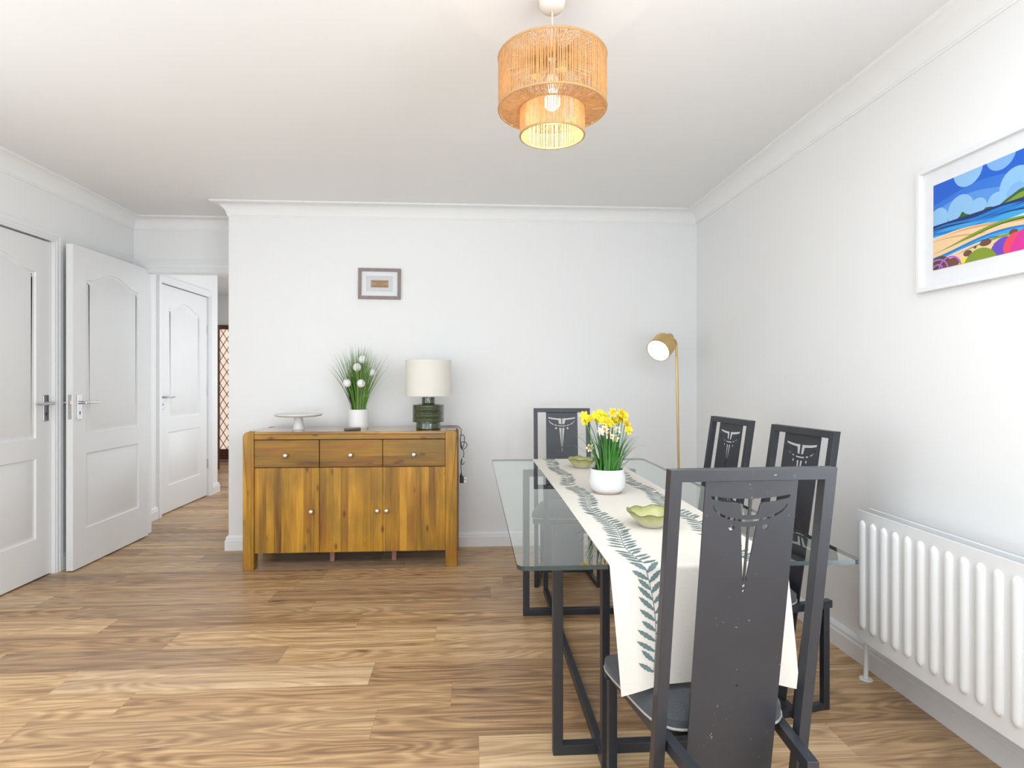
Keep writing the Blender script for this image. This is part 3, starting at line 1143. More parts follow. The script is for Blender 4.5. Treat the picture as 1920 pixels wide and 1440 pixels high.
# ---- small framed picture
t = thing('picture_frame', 'small taupe wooden frame with bronze label on the wall above the sideboard', 'picture frame', (-0.6425, YB, 1.829))
t.rotation_euler = (0, math.radians(0.55), 0)
FW, FH = 0.145, 0.106
b = MB().plate([[(-FW, -FH), (FW, -FH), (FW, FH), (-FW, FH)], [(-FW + 0.021, -FH + 0.021), (-FW + 0.021, FH - 0.021), (FW - 0.021, FH - 0.021), (FW - 0.021, -FH + 0.021)]], 0.02, lambda u, v, w_: (u, -w_ - 0.001, v))
b.build('frame', M['frame_brown'], t, bevel=0.0015)
b = MB().plate([[(-0.126, -0.087), (0.126, -0.087), (0.126, 0.087), (-0.126, 0.087)], [(-0.09, -0.053), (-0.09, 0.053), (0.09, 0.053), (0.09, -0.053)]], 0.003, lambda u, v, w_: (u, -0.008 - w_, v))
b.build('mount', M['mount'], t, bevel=0.0008)
b = MB().box(-0.095, 0.095, -0.0065, -0.005, -0.058, 0.058)
b.build('backing', M['mount_bevel'], t)
b = MB().box(-0.060, 0.060, -0.0085, -0.0066, -0.025, 0.026)
o = b.build('label_plate', M['plaque'], t)
b = MB()
rg = random.Random(5)
for z, x0, x1 in ((0.014, -0.048, 0.048), (0.0, -0.022, 0.022), (-0.014, -0.048, 0.046)):
    x = x0
    while x < x1:
        wd = rg.uniform(0.003, 0.008)
        b.box(x, min(x + wd, x1), -0.0089, -0.0085, z - 0.0022, z + 0.0022)
        x += wd + rg.uniform(0.0015, 0.003)
b.build('engraved_lines', M['ink'], o)

# ================================================================== floor lamp
LX = 1.385
t = thing('floor_lamp', 'slim gold floor lamp with tilted gold shade, lit, in the far right corner', 'floor lamp', (LX, 3.77, 0))
b = MB().lathe([(0, 0), (0.125, 0), (0.128, 0.004), (0.126, 0.016), (0.02, 0.02), (0.012, 0.03), (0, 0.03)], 48)
b.build('base', M['gold'], t, smooth=40)
top = Vector((-0.032, -0.02, 1.400))
b = MB().tube(ssplit([(0, 0, 0.015), (-0.010, 0, 0.5), (-0.021, -0.005, 1.0), (-0.030, -0.01, 1.36), (-0.034, -0.014, 1.405), (-0.046, -0.022, 1.428), (-0.064, -0.035, 1.430)], 6), 0.0078, 12)
b.build('pole', M['gold'], t, smooth=60)
ax = Vector((0.130, 0.120, 0.110)).normalized()      # from the opening to the back of the shade
opn = Vector((1.186 - LX, 3.625 - 3.77, 1.350))
rot = ax.to_track_quat('Z', 'Y').to_matrix().to_4x4()
rot.translation = opn
b = MB().lathe([(0.073, 0), (0.0775, 0.0), (0.0775, 0.085), (0.073, 0.106), (0.056, 0.123), (0.034, 0.131), (0.019, 0.134), (0.018, 0.150), (0.026, 0.156), (0.028, 0.176), (0.024, 0.190), (0.012, 0.196), (0, 0.197)], 48, mat=rot)
hd = b.build('shade', M['gold'], t, smooth=40)
b = MB().lathe([(0.0765, 0.0004), (0.0725, 0.002), (0.0725, 0.085), (0.066, 0.108), (0.04, 0.124), (0, 0.127)], 48, mat=rot)
b.build('shade_lining', M['shade_inner'], hd, smooth=40, recalc=False)
b = MB()
prof = [(0, 0.125), (0.015, 0.123), (0.018, 0.10)] + [(0.027 * math.cos(a), 0.072 - 0.027 * math.sin(a)) for a in [(-0.6 + 2.17 * k / 8) for k in range(9)]]
prof[-1] = (0, prof[-1][1])
b.lathe(prof, 24, mat=rot)
b.build('bulb', M['lamp_bulb'], hd, smooth=50)
ld = bpy.data.lights.new('floor_lamp_light', 'POINT')
ld.energy = 0.7
ld.color = (1.0, 0.90, 0.76)
ld.shadow_soft_size = 0.03
lo = bpy.data.objects.new('floor_lamp_light', ld)
C.objects.link(lo)
lo.parent = t
lo.location = opn + ax * 0.022

# ================================================================== dining table
TX, TY = 0.523, 2.24
t = thing('dining_table', 'rectangular clear glass dining table on a dark square-tube steel frame', 'table', (TX, TY, 0))


def gcont(hx, hy, r):
    pts = []
    for cx_, cy_, a0 in ((hx - r, hy - r, 0), (-hx + r, hy - r, PI / 2), (-hx + r, -hy + r, PI), (hx - r, -hy + r, 1.5 * PI)):
        for k in range(6):
            a = a0 + k / 5 * PI / 2
            pts.append((cx_ + r * math.cos(a), cy_ + r * math.sin(a)))
    return pts


gc = gcont(0.4185, 0.903, 0.02)
Z0, Z1 = 0.7195, 0.730
ng = len(gc)
b = MB()
b.add([(u, v, Z1) for u, v in gc], [tuple(range(ng))], 0)
b.add([(u, v, Z0) for u, v in gc], [tuple(reversed(range(ng)))], 1)
b.add([(u, v, Z0) for u, v in gc] + [(u, v, Z1) for u, v in gc], [(i, (i + 1) % ng, ng + (i + 1) % ng, ng + i) for i in range(ng)], 2)
b.build('glass_top', [M['glass_top'], M['glass_under'], M['glass_edge']], t, recalc=False)
q = 0.031
for yc in (1.787, 2.842):
    y_ = yc - TY
    xa, xb = 0.2495 - TX + q / 2, 0.812 - TX - q / 2
    b = MB()
    b.plate([[(xa - q / 2, 0.0), (xb + q / 2, 0.0), (xb + q / 2, 0.7185), (xa - q / 2, 0.7185)], [(xa + q / 2, q), (xa + q / 2, 0.7185 - q), (xb - q / 2, 0.7185 - q), (xb - q / 2, q)]], q, lambda u, v, w_: (u, y_ - q / 2 + w_, v))
    b.build('end_frame', M['tube'], t, bevel=0.0015)
b = MB()
x_ = 0.398 - TX
q2 = 0.024
b.plate([[(1.70 - TY, 0.0), (3.135 - TY, 0.0), (3.135 - TY, 0.7185), (1.70 - TY, 0.7185)], [(1.70 - TY + 0.03, 0.034), (1.70 - TY + 0.03, 0.69), (3.135 - TY - 0.03, 0.69), (3.135 - TY - 0.03, 0.034)]], q2, lambda u, v, w_: (x_ - q2 / 2 + w_, u, v))
b.build('side_frame', M['tube'], t, bevel=0.0015)

# ---- table runner
RX0, RX1 = 0.322, 0.748
TH = 0.0022
ZR = 0.7325


def rpath(s_):
    """s=0 far edge on table (y=3.12), increasing toward the camera then down"""
    flat = 3.125 - 1.337
    r = 0.012
    if s_ < flat:
        return 3.125 - s_, ZR, (0, 0, 1)
    a = (s_ - flat) / r
    if a < PI / 2:
        return 1.337 - r * math.sin(a), ZR - r * (1 - math.cos(a)), (0, -math.sin(a), math.cos(a))
    d = s_ - flat - r * PI / 2
    return 1.325 - 0.006 * math.sin(min(1, d / 0.29) * 2.2), ZR - r - d, (0, -1, 0)


FL = 3.125 - 1.337
STOT = FL + 0.012 * PI / 2 + 0.272


def rpoint(s_, wf, lift=0.0):
    if lift > 0 and -0.015 < s_ - FL < 0.035:
        lift += 0.0010
    y, z, nn = rpath(s_)
    hang = max(0, s_ - FL - 0.02)
    x = RX0 + (RX1 - RX0) * wf
    # far end hangs a little skewed; hanging part drifts and ripples
    x += 0.022 * (hang / 0.27) * 1.0
    x += 0.006 * math.sin(s_ * 1.7 + 0.4) * (1 if s_ < FL else math.exp(-hang * 8))
    if hang > 0:
        y += -0.006 * math.sin(wf * 9) * hang / 0.27
    return Vector((x, y, z)) + Vector(nn) * lift


def send(wf):
    """length along s for each width fraction: bottom hem slightly wavy"""
    zb = 0.457 - 0.029 * max(0, 1 - wf / 0.22) - 0.024 * max(0, (wf - 0.8) / 0.2)
    return FL + 0.012 * PI / 2 + (ZR - 0.012 - zb)


b = MB()
NS, NW = 90, 16
svals = [FL * i / 50 for i in range(50)] + [FL + 0.019 * i / 6 for i in range(6)] + [FL + 0.019 + (0.0 + 1) * i / 33 for i in range(34)]
vs = []
for i, s_ in enumerate(svals):
    for j in range(NW + 1):
        wf = j / NW
        ss = s_ if i < 56 else FL + 0.019 + (send(wf) - FL - 0.019) * (i - 56) / 33
        vs.append(rpoint(ss, wf, 0.0))
nrow = NW + 1
nv = len(vs)
for i, s_ in enumerate(svals):
    for j in range(NW + 1):
        wf = j / NW
        ss = s_ if i < 56 else FL + 0.019 + (send(wf) - FL - 0.019) * (i - 56) / 33
        vs.append(rpoint(ss, wf, -TH))
fs = []
for i in range(len(svals) - 1):
    for j in range(NW):
        a = i * nrow + j
        fs.append((a, a + 1, a + nrow + 1, a + nrow))
        fs.append((nv + a, nv + a + nrow, nv + a + nrow + 1, nv + a + 1))
L_ = len(svals) - 1
for i in range(L_):
    for j in (0, NW):
        a = i * nrow + j
        fs.append((a, a + nrow, nv + a + nrow, nv + a))
for j in range(NW):
    for i in (0, L_):
        a = i * nrow + j
        fs.append((a, nv + a, nv + a + 1, a + 1))
b.add(vs, fs, 0)


# vine print: leaves follow a waving stem
def leaf(s0, w0, ang, ln, wd, mi=1):
    NL = 9
    ca, sa = math.cos(ang), math.sin(ang)
    W_ = RX1 - RX0
    pl, pr_ = [], []
    for k in range(NL + 1):
        t_ = k / NL
        hw = wd * math.sin(PI * min(1, t_ * 0.96 + 0.02)) ** 0.75 * (0.86 + 0.14 * ((k % 2) * 2 - 1)) / 2
        base_s, base_w = s0 + ca * ln * t_, w0 + sa * ln * t_
        pl.append((base_s - sa * hw, base_w + ca * hw))
        pr_.append((base_s + sa * hw, base_w - ca * hw))
    vs_ = [rpoint(a_, b_ / W_, 0.0006) for a_, b_ in pl] + [rpoint(a_, b_ / W_, 0.0006) for a_, b_ in pr_]
    fs_ = [(k, k + 1, NL + 1 + k + 1, NL + 1 + k) for k in range(NL)]
    b.add(vs_, fs_, mi)


rg = random.Random(11)
W_ = RX1 - RX0
for side, wc in ((0, 0.083), (1, W_ - 0.075)):
    s_ = 0.02
    sgn = 1
    end = STOT - 0.005
    stem = []
    while s_ < end - 0.012:
        wv_ = wc + 0.012 * math.sin(s_ * 14 + side)
        hanging = s_ > FL
        stem.append((s_, wv_))
        ln = rg.uniform(0.036, 0.050)
        for sg in ((1, -1)):
            if rg.random() < 0.93:
                an = PI - rg.uniform(0.75, 1.05)
                leaf(s_ + (0.007 if sg > 0 else 0), wv_, sg * an, ln, 0.0130)
        s_ += 0.0235
    for (sa_, wa_), (sb_, wb_) in zip(stem[:-1], stem[1:]):
        h_ = 0.0009
        b.add([rpoint(sa_, (wa_ - h_) / W_, 0.0005), rpoint(sa_, (wa_ + h_) / W_, 0.0005), rpoint(sb_, (wb_ + h_) / W_, 0.0005), rpoint(sb_, (wb_ - h_) / W_, 0.0005)], [(0, 1, 2, 3)], 1)
o = b.build('table_runner', [M['linen_cloth'], M['leaf_print']], smooth=60, recalc=False)
tag(o, 'cream table runner with teal leaf borders hanging over the near table end', 'table runner')
ZT_ = ZR + 0.0007


# ---- scalloped bowls
def bowl(loc, rz, label):
    t = thing('scalloped_bowl', label, 'bowl', loc, rz, 'green scalloped bowls on the table runner')
    N_ = 84
    rows = []
    prof = [(0.026, 0.0), (0.030, 0.002), (0.042, 0.012), (0.056, 0.026), (0.0665, 0.040), (0.070, 0.046)]
    inner = [(0.0685, 0.0455), (0.063, 0.040), (0.052, 0.028), (0.038, 0.015), (0.022, 0.006)]
    vs, fs = [], []
    allp = [(r, z, 0) for r, z in prof] + [(r, z, 1) for r, z in inner]
    for r, z, _ in allp:
        k_ = (z / 0.046) ** 2
        for i in range(N_):
            a = 2 * PI * i / N_
            sc = abs(math.sin(4 * a))**0.6 * 0.06 - 0.035 + 0.02 * math.sin(3 * a + 1)
            rr = r * (1 + sc * k_)
            zz = z * (1 + 0.06 * k_ * math.sin(4 * a * 2 + 0.6) + 0.05 * k_ * math.sin(3 * a))
            vs.append((rr * math.cos(a), rr * math.sin(a), zz))
    R_ = len(allp)
    for j in range(R_ - 1):
        for i in range(N_):
            fs.append((j * N_ + i, j * N_ + (i + 1) % N_, (j + 1) * N_ + (i + 1) % N_, (j + 1) * N_ + i))
    fs.append(tuple(reversed(range(N_))))
    fs.append(tuple((R_ - 1) * N_ + i for i in range(N_)))
    b = MB().add(vs, fs)
    for f_i in range(4 * N_, 6 * N_):
        b.mi[f_i] = 0
    b.build('body', M['bowl'], t, smooth=60)
    b = MB().tube([Vector(vs[5 * N_ + i]) for i in range(N_)], 0.0014, 6, closed=True)
    b.build('rim', M['bowl_rim'], t, smooth=60)
    return t


bowl((0.527, 1.668, ZT_), 0.3, 'green scalloped bowl on the runner, between daffodil pot and nearest chair')
bowl((0.535, 2.80, ZT_), 1.5, 'green scalloped bowl on the runner, beyond the daffodil pot')

# ---- daffodils
t = thing('potted_daffodils', 'round white glazed pot of yellow and cream artificial daffodils on the runner', 'potted plant', (0.515, 2.18, ZT_))
b = MB().lathe([(0, 0), (0.046, 0), (0.052, 0.004), (0.055, 0.008)], 56, mi=1)
b.lathe([(0.054, 0.008), (0.062, 0.014), (0.0685, 0.028), (0.0705, 0.045), (0.0695, 0.065), (0.0655, 0.082), (0.063, 0.090), (0.061, 0.092), (0.059, 0.090), (0.060, 0.078), (0, 0.078)], 56, mi=0)
b.build('pot', [M['glazed'], M['clay']], t, smooth=45)
b = MB().lathe([(0, 0.083), (0.059, 0.079)], 24)
b.build('moss', M['soil'], t)
rg = random.Random(21)
b = MB()
for k in range(120):
    a = rg.uniform(0, 2 * PI)
    r0 = 0.048 * math.sqrt(rg.random())
    sp = rg.random() ** 1.3
    h = rg.uniform(0.09, 0.19) * (1 - 0.25 * sp)
    r1 = r0 + 0.012 + 0.085 * sp
    wid = rg.uniform(0.005, 0.009)
    pts, wd = [], []
    for i in range(7):
        q_ = i / 6
        rr = r0 + (r1 - r0) * (0.3 * q_ + 0.7 * q_ ** 2)
        pts.append((rr * math.cos(a), rr * math.sin(a), 0.078 + h * q_))
        wd.append(wid * (1 - q_ ** 2.5) + 0.0005)
    b.ribbon(pts, wd, (math.cos(a + 1.3), math.sin(a + 1.3), 0), 1 if rg.random() < 0.25 else 0)
# a few long arching blades
for a, ln, h in ((0.05, 0.125, 0.10), (3.3, 0.125, 0.105), (0.5, 0.10, 0.13), (5.9, 0.09, 0.14), (2.9, 0.095, 0.135), (3.5, 0.085, 0.15), (0.2, 0.075, 0.15)):
    pts, wd = [], []
    for i in range(10):
        q_ = i / 9
        pts.append((0.04 * math.cos(a) + ln * q_ ** 1.3 * math.cos(a), 0.04 * math.sin(a) + ln * q_ ** 1.3 * math.sin(a), 0.078 + h * math.sin(q_ * 1.75)))
        wd.append(0.0055 * (1 - q_ ** 2) + 0.0006)
    b.ribbon(pts, wd, (math.sin(a), -math.cos(a), 0.3), 0)
b.ribbon([(-0.02, -0.02, 0.10), (-0.032, -0.03, 0.17), (-0.045, -0.035, 0.24)], [0.012, 0.018, 0.002], (1, 0.2, 0), 1)
b.ribbon([(-0.015, -0.02, 0.10), (-0.02, -0.02, 0.19), (-0.035, -0.02, 0.255)], [0.012, 0.018, 0.002], (1, -0.2, 0), 1)
b.ribbon([(0.02, -0.02, 0.10), (0.03, -0.01, 0.17), (0.038, -0.01, 0.235)], [0.012, 0.016, 0.002], (1, 0.3, 0), 1)
b.build('leaves', [M['leaf'], M['leaf_dark']], t, smooth=80, recalc=False)
fl_y = [(0.421, 1.029), (0.430, 1.008), (0.464, 1.031), (0.490, 1.035), (0.489, 1.012), (0.510, 1.008), (0.505, 1.022), (0.532, 1.041), (0.567, 1.040), (0.580, 1.026), (0.565, 1.012), (0.572, 1.020), (0.596, 0.994), (0.590, 0.973), (0.474, 1.018)]
fl_w = [(0.530, 0.980), (0.557, 0.974), (0.512, 0.956), (0.536, 0.933), (0.497, 0.978), (0.485, 0.970), (0.454, 0.901), (0.538, 0.945), (0.520, 0.99)]


def flower(x, z, yellow):
    dy = rg.uniform(-0.035, 0.03)
    cx_, cz = x - 0.515, z - ZT_
    R_ = rg.uniform(0.0125, 0.015) if yellow else rg.uniform(0.011, 0.013)
    bx, by = cx_ * 0.35 + rg.uniform(-0.01, 0.01), dy * 0.4
    dirv = Vector((cx_ * 4 + rg.uniform(-0.45, 0.45), -1, rg.uniform(0.05, 0.7))).normalized()
    c = Vector((cx_, dy, cz))
    back = c - dirv * 0.012
    b = MB().tube(ssplit([(bx, by, 0.08), (bx * 0.5 + cx_ * 0.5, (by + dy) / 2, 0.08 + (cz - 0.08) * 0.6), back - Vector((0, 0, 0.008)), back], 4), 0.0013, 5, mi=2)
    rm = dirv.to_track_quat('Z', 'Y').to_matrix().to_4x4()
    rm.translation = c
    # six petals
    for k in range(6):
        a = 2 * PI * k / 6 + rg.uniform(-0.1, 0.1)
        vs_ = []
        for q_, hw, dz in ((0.15, 0.25, -0.004), (0.5, 0.42, -0.003), (0.82, 0.36, -0.001 + rg.uniform(-0.002, 0.002)), (1.08, 0.04, -0.003)):
            for s2 in (-1, 0, 1):
                vs_.append(rm @ Vector((math.cos(a) * q_ * R_ * 1.3 - math.sin(a) * s2 * hw * R_, math.sin(a) * q_ * R_ * 1.3 + math.cos(a) * s2 * hw * R_, dz - (0.0012 if s2 == 0 else 0))))
        b.add(vs_, [(i * 3 + j, i * 3 + j + 1, i * 3 + j + 4, i * 3 + j + 3) for i in range(3) for j in range(2)], 0)
    cr = R_ * (0.72 if yellow else 0.5)
    b.lathe([(0, -0.003), (cr * 0.55, -0.003), (cr * 0.7, 0.004), (cr * 0.85, 0.009), (cr * 1.0, 0.012), (cr * 0.8, 0.011), (cr * 0.5, 0.003), (0, 0.001)], 14, mi=1, mat=rm)
    if yellow:
        cm = M['orange'] if rg.random() < 0.4 else M['yellow']
        ms = [M['yellow'], cm, M['leaf']]
    else:
        ms = [M['cream_petal'], M['orange'] if rg.random() < 0.5 else M['cream_petal'], M['leaf']]
    b.build('daffodil_flower', ms, t, smooth=60, recalc=False)


for x, z in fl_y + [(0.548, 1.006), (0.520, 1.000), (0.446, 1.018)]:
    flower(x, z, True)
for x, z in fl_w:
    flower(x, z, False)

# ================================================================== chairs
HC = 0.985


def rake(z):
    return 0.150 * (1 - z / HC)


def panel_cutouts():
    U = 0.000183

    def P_(pts, cx_=0):
        return [(x_ * U, -(y_ - 25) * U) for x_, y_ in pts]
    tee = [(18, 243), (40, 236), (150, 235), (310, 220), (470, 195), (455, 238), (300, 272), (140, 287), (122, 298), (110, 350), (100, 410), (75, 432), (12, 432)]
    out = [P_(tee), P_([(-x_, y_) for x_, y_ in reversed(tee)])]
    # smile dashes
    def arc(th0, th1, wd0, wd1, n_=6):
        # ellipse-like arc, th from -1..1 across
        up, dn = [], []
        for k in range(n_ + 1):
            t_ = th0 + (th1 - th0) * k / n_
            x_ = 440 * math.sin(t_ * PI / 2)
            y_ = 495 - 215 * (1 - math.cos(t_ * PI / 2)) ** 1.0
            wd = wd0 + (wd1 - wd0) * k / n_
            nx, ny = 215 * math.sin(t_ * PI / 2), 440 * math.cos(t_ * PI / 2)
            L2 = math.hypot(nx, ny)
            up.append((x_ - nx / L2 * wd, y_ - ny / L2 * wd))
            dn.append((x_ + nx / L2 * wd, y_ + ny / L2 * wd))
        return P_(up + dn[::-1])
    out.append(arc(-0.20, 0.20, 14, 14))
    out.append(arc(0.245, 0.40, 14, 14))
    out.append(arc(-0.40, -0.245, 14, 14))
    out.append(arc(0.45, 0.93, 15, 5))
    out.append(arc(-0.93, -0.45, 5, 15))
    for dx in (-198, 198):
        out.append(P_([(dx + 36 * math.cos(2 * PI * k / 14), 570 + 34 * math.sin(2 * PI * k / 14)) for k in range(14)]))
    tri = [(12, 565), (92, 558), (88, 600), (20, 1212), (12, 1215)]
    out += [P_(tri), P_([(-x_, y_) for x_, y_ in reversed(tri)])]
    out.append(P_([(20 * math.cos(2 * PI * k / 12), 1272 + 20 * math.sin(2 * PI * k / 12)) for k in range(12)]))
    out.append(P_([(17 * math.cos(2 * PI * k / 12), 1334 + 17 * math.sin(2 * PI * k / 12)) for k in range(12)]))
    # two small bolt holes lower down
    for zz in (0.42, 0.455):
        out.append([(0.002 + 0.0025 * math.cos(2 * PI * k / 8), -zz + 0.0025 * math.sin(2 * PI * k / 8)) for k in range(8)])
    return out


PC = panel_cutouts()


def make_chair(label, leg_x=0.125):
    t = thing('dining_chair', label, 'chair', group='tall-backed black metal dining chairs')
    q = 0.025
    # back frame: raked rectangle
    b = MB()
    hw = 0.177
    zb = 0.0

    def fn(u, v, w_):
        return (u, rake(v) - 0.0125 + w_, v)
    b.plate([[(-hw, zb), (hw, zb), (hw, HC), (-hw, HC)], [(-hw + q, zb + q), (-hw + q, HC - q), (hw - q, HC - q), (hw - q, zb + q)]], q, fn)
    b.build('back_frame', M['black'], t, bevel=0.001)
    # pierced panel
    pw = 0.099
    ztop = HC - q
    outer = [(-pw, -(ztop - 0.02)), (pw, -(ztop - 0.02)), (pw, 0), (-pw, 0)]
    b = MB()
    b.plate([outer] + PC, 0.004, lambda u, v, w_: (u, rake(ztop + v) - 0.004 + w_, ztop + v))
    b.build('back_panel', M['black'], t)
    # seat cushion
    NX, NY = 14, 14
    vs, fs = [], []

    def outline(fy):
        return 0.150 + 0.062 * fy
    y0_, y1_ = 0.108, 0.435
    for lay in (1, 0):
        for j in range(NY + 1):
            fy = j / NY
            for i in range(NX + 1):
                fx = i / NX * 2 - 1
                e = max(abs(fx), abs(fy * 2 - 1))
                hx = outline(fy)
                # rounded outline in plan
                cy_ = fy * 2 - 1
                rr = (abs(fx) ** 6 + abs(cy_) ** 6) ** (1 / 6)
                k_ = e / rr if rr > 0 else 1
                x_ = fx * k_ * hx
                y_ = (y0_ + y1_) / 2 + cy_ * k_ * (y1_ - y0_) / 2
                if lay:
                    z_ = 0.446 - 0.036 * max(0, (rr - 0.62) / 0.38 if rr < 1 else 1) ** 2.6 - 0.010 * (1 - rr)
                else:
                    z_ = 0.386
                vs.append((x_, y_, z_))
    nn_ = (NX + 1) * (NY + 1)
    for lay in (0, 1):
        for j in range(NY):
            for i in range(NX):
                a = lay * nn_ + j * (NX + 1) + i
                f_ = (a, a + 1, a + NX + 2, a + NX + 1)
                fs.append(f_ if lay == 0 else tuple(reversed(f_)))
    ring = [i for i in range(NX + 1)] + [j * (NX + 1) + NX for j in range(1, NY + 1)] + [NY * (NX + 1) + i for i in range(NX - 1, -1, -1)] + [j * (NX + 1) for j in range(NY - 1, 0, -1)]
    b = MB().add(vs, fs, 0)
    sf = []
    for k in range(len(ring)):
        a, c = ring[k], ring[(k + 1) % len(ring)]
        sf.append((a, nn_ + a, nn_ + c, c))
    o_ = len(b.f)
    b.f += sf
    b.mi += [0] * len(sf)
    st = b.build('seat', M['fabric'], t, smooth=50)
    bb = MB()
    hem = [Vector(vs[nn_ + k]) + Vector((0, 0, 0.004)) for k in ring]
    bb.tube(hem, 0.0032, 6, closed=True)
    bb.build('seat_hem', M['fabric_side'], st, smooth=60)
    # seat rails
    b = MB()
    for s2 in (-1, 1):
        b.bar((s2 * 0.124, -0.012, 0.372), (s2 * 0.174, 0.41, 0.372), 0.024, 0.026)
    b.bar((-0.195, 0.405, 0.372), (0.195, 0.405, 0.372), 0.024, 0.026)
    b.bar((-0.12, 0.15, 0.372), (0.12, 0.15, 0.372), 0.024, 0.024)
    b.build('seat_frame', M['black'], t, bevel=0.001)
    for s2 in (-1, 1):
        b = MB().bar((s2 * 0.126, 0.021, 0.012), (s2 * 0.174, 0.393, 0.012), 0.022, 0.0235)
        b.build('floor_runner', M['black'], t, bevel=0.001)
        b = MB().box(s2 * leg_x - 0.0115, s2 * leg_x + 0.0115, -0.002, 0.021, 0, 0.359)
        b.build('leg', M['black'], t, bevel=0.001)
        b = MB().box(s2 * 0.176 - 0.0115, s2 * 0.176 + 0.0115, 0.393, 0.416, 0, 0.359)
        b.build('leg', M['black'], t, bevel=0.001)
    return t


def copy_tree(o, parent=None):
    c = o.copy()
    C.objects.link(c)
    if parent:
        c.parent = parent
    for ch in list(o.children):
        copy_tree(ch, c)
    return c


c0 = make_chair('black metal chair nearest the camera with pierced panel, seen from behind')
chairs = [
    (0.570, 1.143, math.radians(2.5), None),
    (1.243, 2.098, math.radians(96), 'black metal chair on the radiator side, nearer the camera, facing the table'),
    (1.213, 2.632, math.radians(94.5), 'black metal chair on the radiator side, farther from the camera, facing the table'),
    (0.562, 3.615, math.radians(176), 'black metal chair at the far table end, facing the camera'),
]
for i, (x, y, a, lab) in enumerate(chairs):
    o = c0 if i == 0 else copy_tree(c0)
    o.location = (x, y, 0)
    o.rotation_euler = (0, 0, a)
    if lab:
        o['label'] = lab

# ================================================================== radiator
RY0, RY1 = 0.62, 2.095
t = thing('radiator', 'white double panel radiator on the right wall below the beach picture', 'radiator', (1.45, 0, 0))


def rad_panel(xf, z0, z1, y0, y1, ribs, dirn=-1):
    b = MB()
    b.box(min(xf, xf - dirn * 0.006), max(xf, xf - dirn * 0.006), y0, y1, z0, z1)
    yr = 2.063
    while ribs and yr > y0 + 0.03:
        n1, n2 = 16, 5
        hw_, dp = 0.0165, 0.011
        za, zb = z0 + 0.040, z1 - 0.034
        vs, fs = [], []
        rings = []
        for k in range(n2 + 1):
            t_ = k / n2
            sc = math.cos(t_ * PI / 2)
            d_ = dp * math.sin(t_ * PI / 2) if k < n2 else dp
            sc = max(sc, 0.12) if k == n2 else sc
            ring = []
            for i in range(n1 // 2 + 1):
                a = PI * i / (n1 // 2)
                ring.append((yr + hw_ * sc * math.cos(a), zb - hw_ * 1.3 + hw_ * sc * 1.3 * math.sin(a)))
            for i in range(n1 // 2 + 1):
                a = PI + PI * i / (n1 // 2)
                ring.append((yr + hw_ * sc * math.cos(a), za + hw_ * 1.3 + hw_ * sc * 1.3 * math.sin(a)))
            rings.append([(xf + dirn * d_, yy_, zz_) for yy_, zz_ in ring])
        n_ = len(rings[0])
        for r_ in rings:
            vs += r_
        for r_ in range(len(rings) - 1):
            for i in range(n_):
                j = (i + 1) % n_
                fs.append((r_ * n_ + i, r_ * n_ + j, (r_ + 1) * n_ + j, (r_ + 1) * n_ + i))
        fs.append(tuple((len(rings) - 1) * n_ + i for i in range(n_)))
        b.add(vs, fs)
        yr -= 0.0555
    return b


b = rad_panel(0, 0.197, 0.676, RY0, RY1, True)
b.build('front_panel', M['rad'], t, smooth=55, bevel=0.0)
b = MB().box(0.096, 0.104, RY0 - 0.03, 2.165, 0.187, 0.663).box(0.0, 0.01, RY0, RY1, 0.19, 0.199)
b.build('rear_panel', M['rad'], t, bevel=0.002)
b = MB()
y_ = RY0 + 0.06
while y_ < RY1 - 0.05:
    b.box(0.010, 0.095, y_, y_ + 0.002, 0.24, 0.62)
    y_ += 0.03
b.build('convector_fins', M['rad'], t)
for zc in (0.225, 0.6):
    b = MB().tube([(0.05, 2.10, zc), (0.05, 2.07, zc)], 0.012, 12)
    b.build('end_connector', M['rad'], t, smooth=50)
b = MB().tube([(0.078, 2.155, 0.0), (0.078, 2.155, 0.21)], 0.0085, 12).tube([(0.078, 2.155, 0.21), (0.078, 2.155, 0.26)], 0.013, 12).tube([(0.078, 2.155, 0.228), (0.05, 2.10, 0.226)], 0.009, 10)
b.build('valve_pipe', M['rad'], t, smooth=50)
b = MB().lathe([(0.0, 0.0), (0.024, 0.0), (0.022, 0.004), (0, 0.004)], 20, (0.078, 2.155, 0))
b.build('pipe_collar', M['rad'], t, smooth=50)

# ================================================================== beach picture
PY0, PY1, PZ0, PZ1 = 1.38, 1.972, 1.474, 1.906
t = thing('framed_print', 'large white framed colourful beach print on the right wall above the radiator', 'picture', (XR, (PY0 + PY1) / 2, (PZ0 + PZ1) / 2), -PI / 2)
# local: x to the right as seen (towards the camera), y into the wall, z up
FWh, FHh = (PY1 - PY0) / 2, (PZ1 - PZ0) / 2
fw = 0.017


def rect(hx, hz, rev=False):
    p_ = [(-hx, -hz), (hx, -hz), (hx, hz), (-hx, hz)]
    return p_[::-1] if rev else p_


b = MB().plate([rect(FWh, FHh), rect(FWh - fw, FHh - fw, True)], 0.022, lambda u, v, w_: (u, -w_, v))
b.build('frame', M['white_frame'], t, bevel=0.002)
b = MB().box(-FWh + fw, FWh - fw, -0.008, -0.002, -FHh + fw, FHh - fw)
b.build('mount', M['mount'], t)

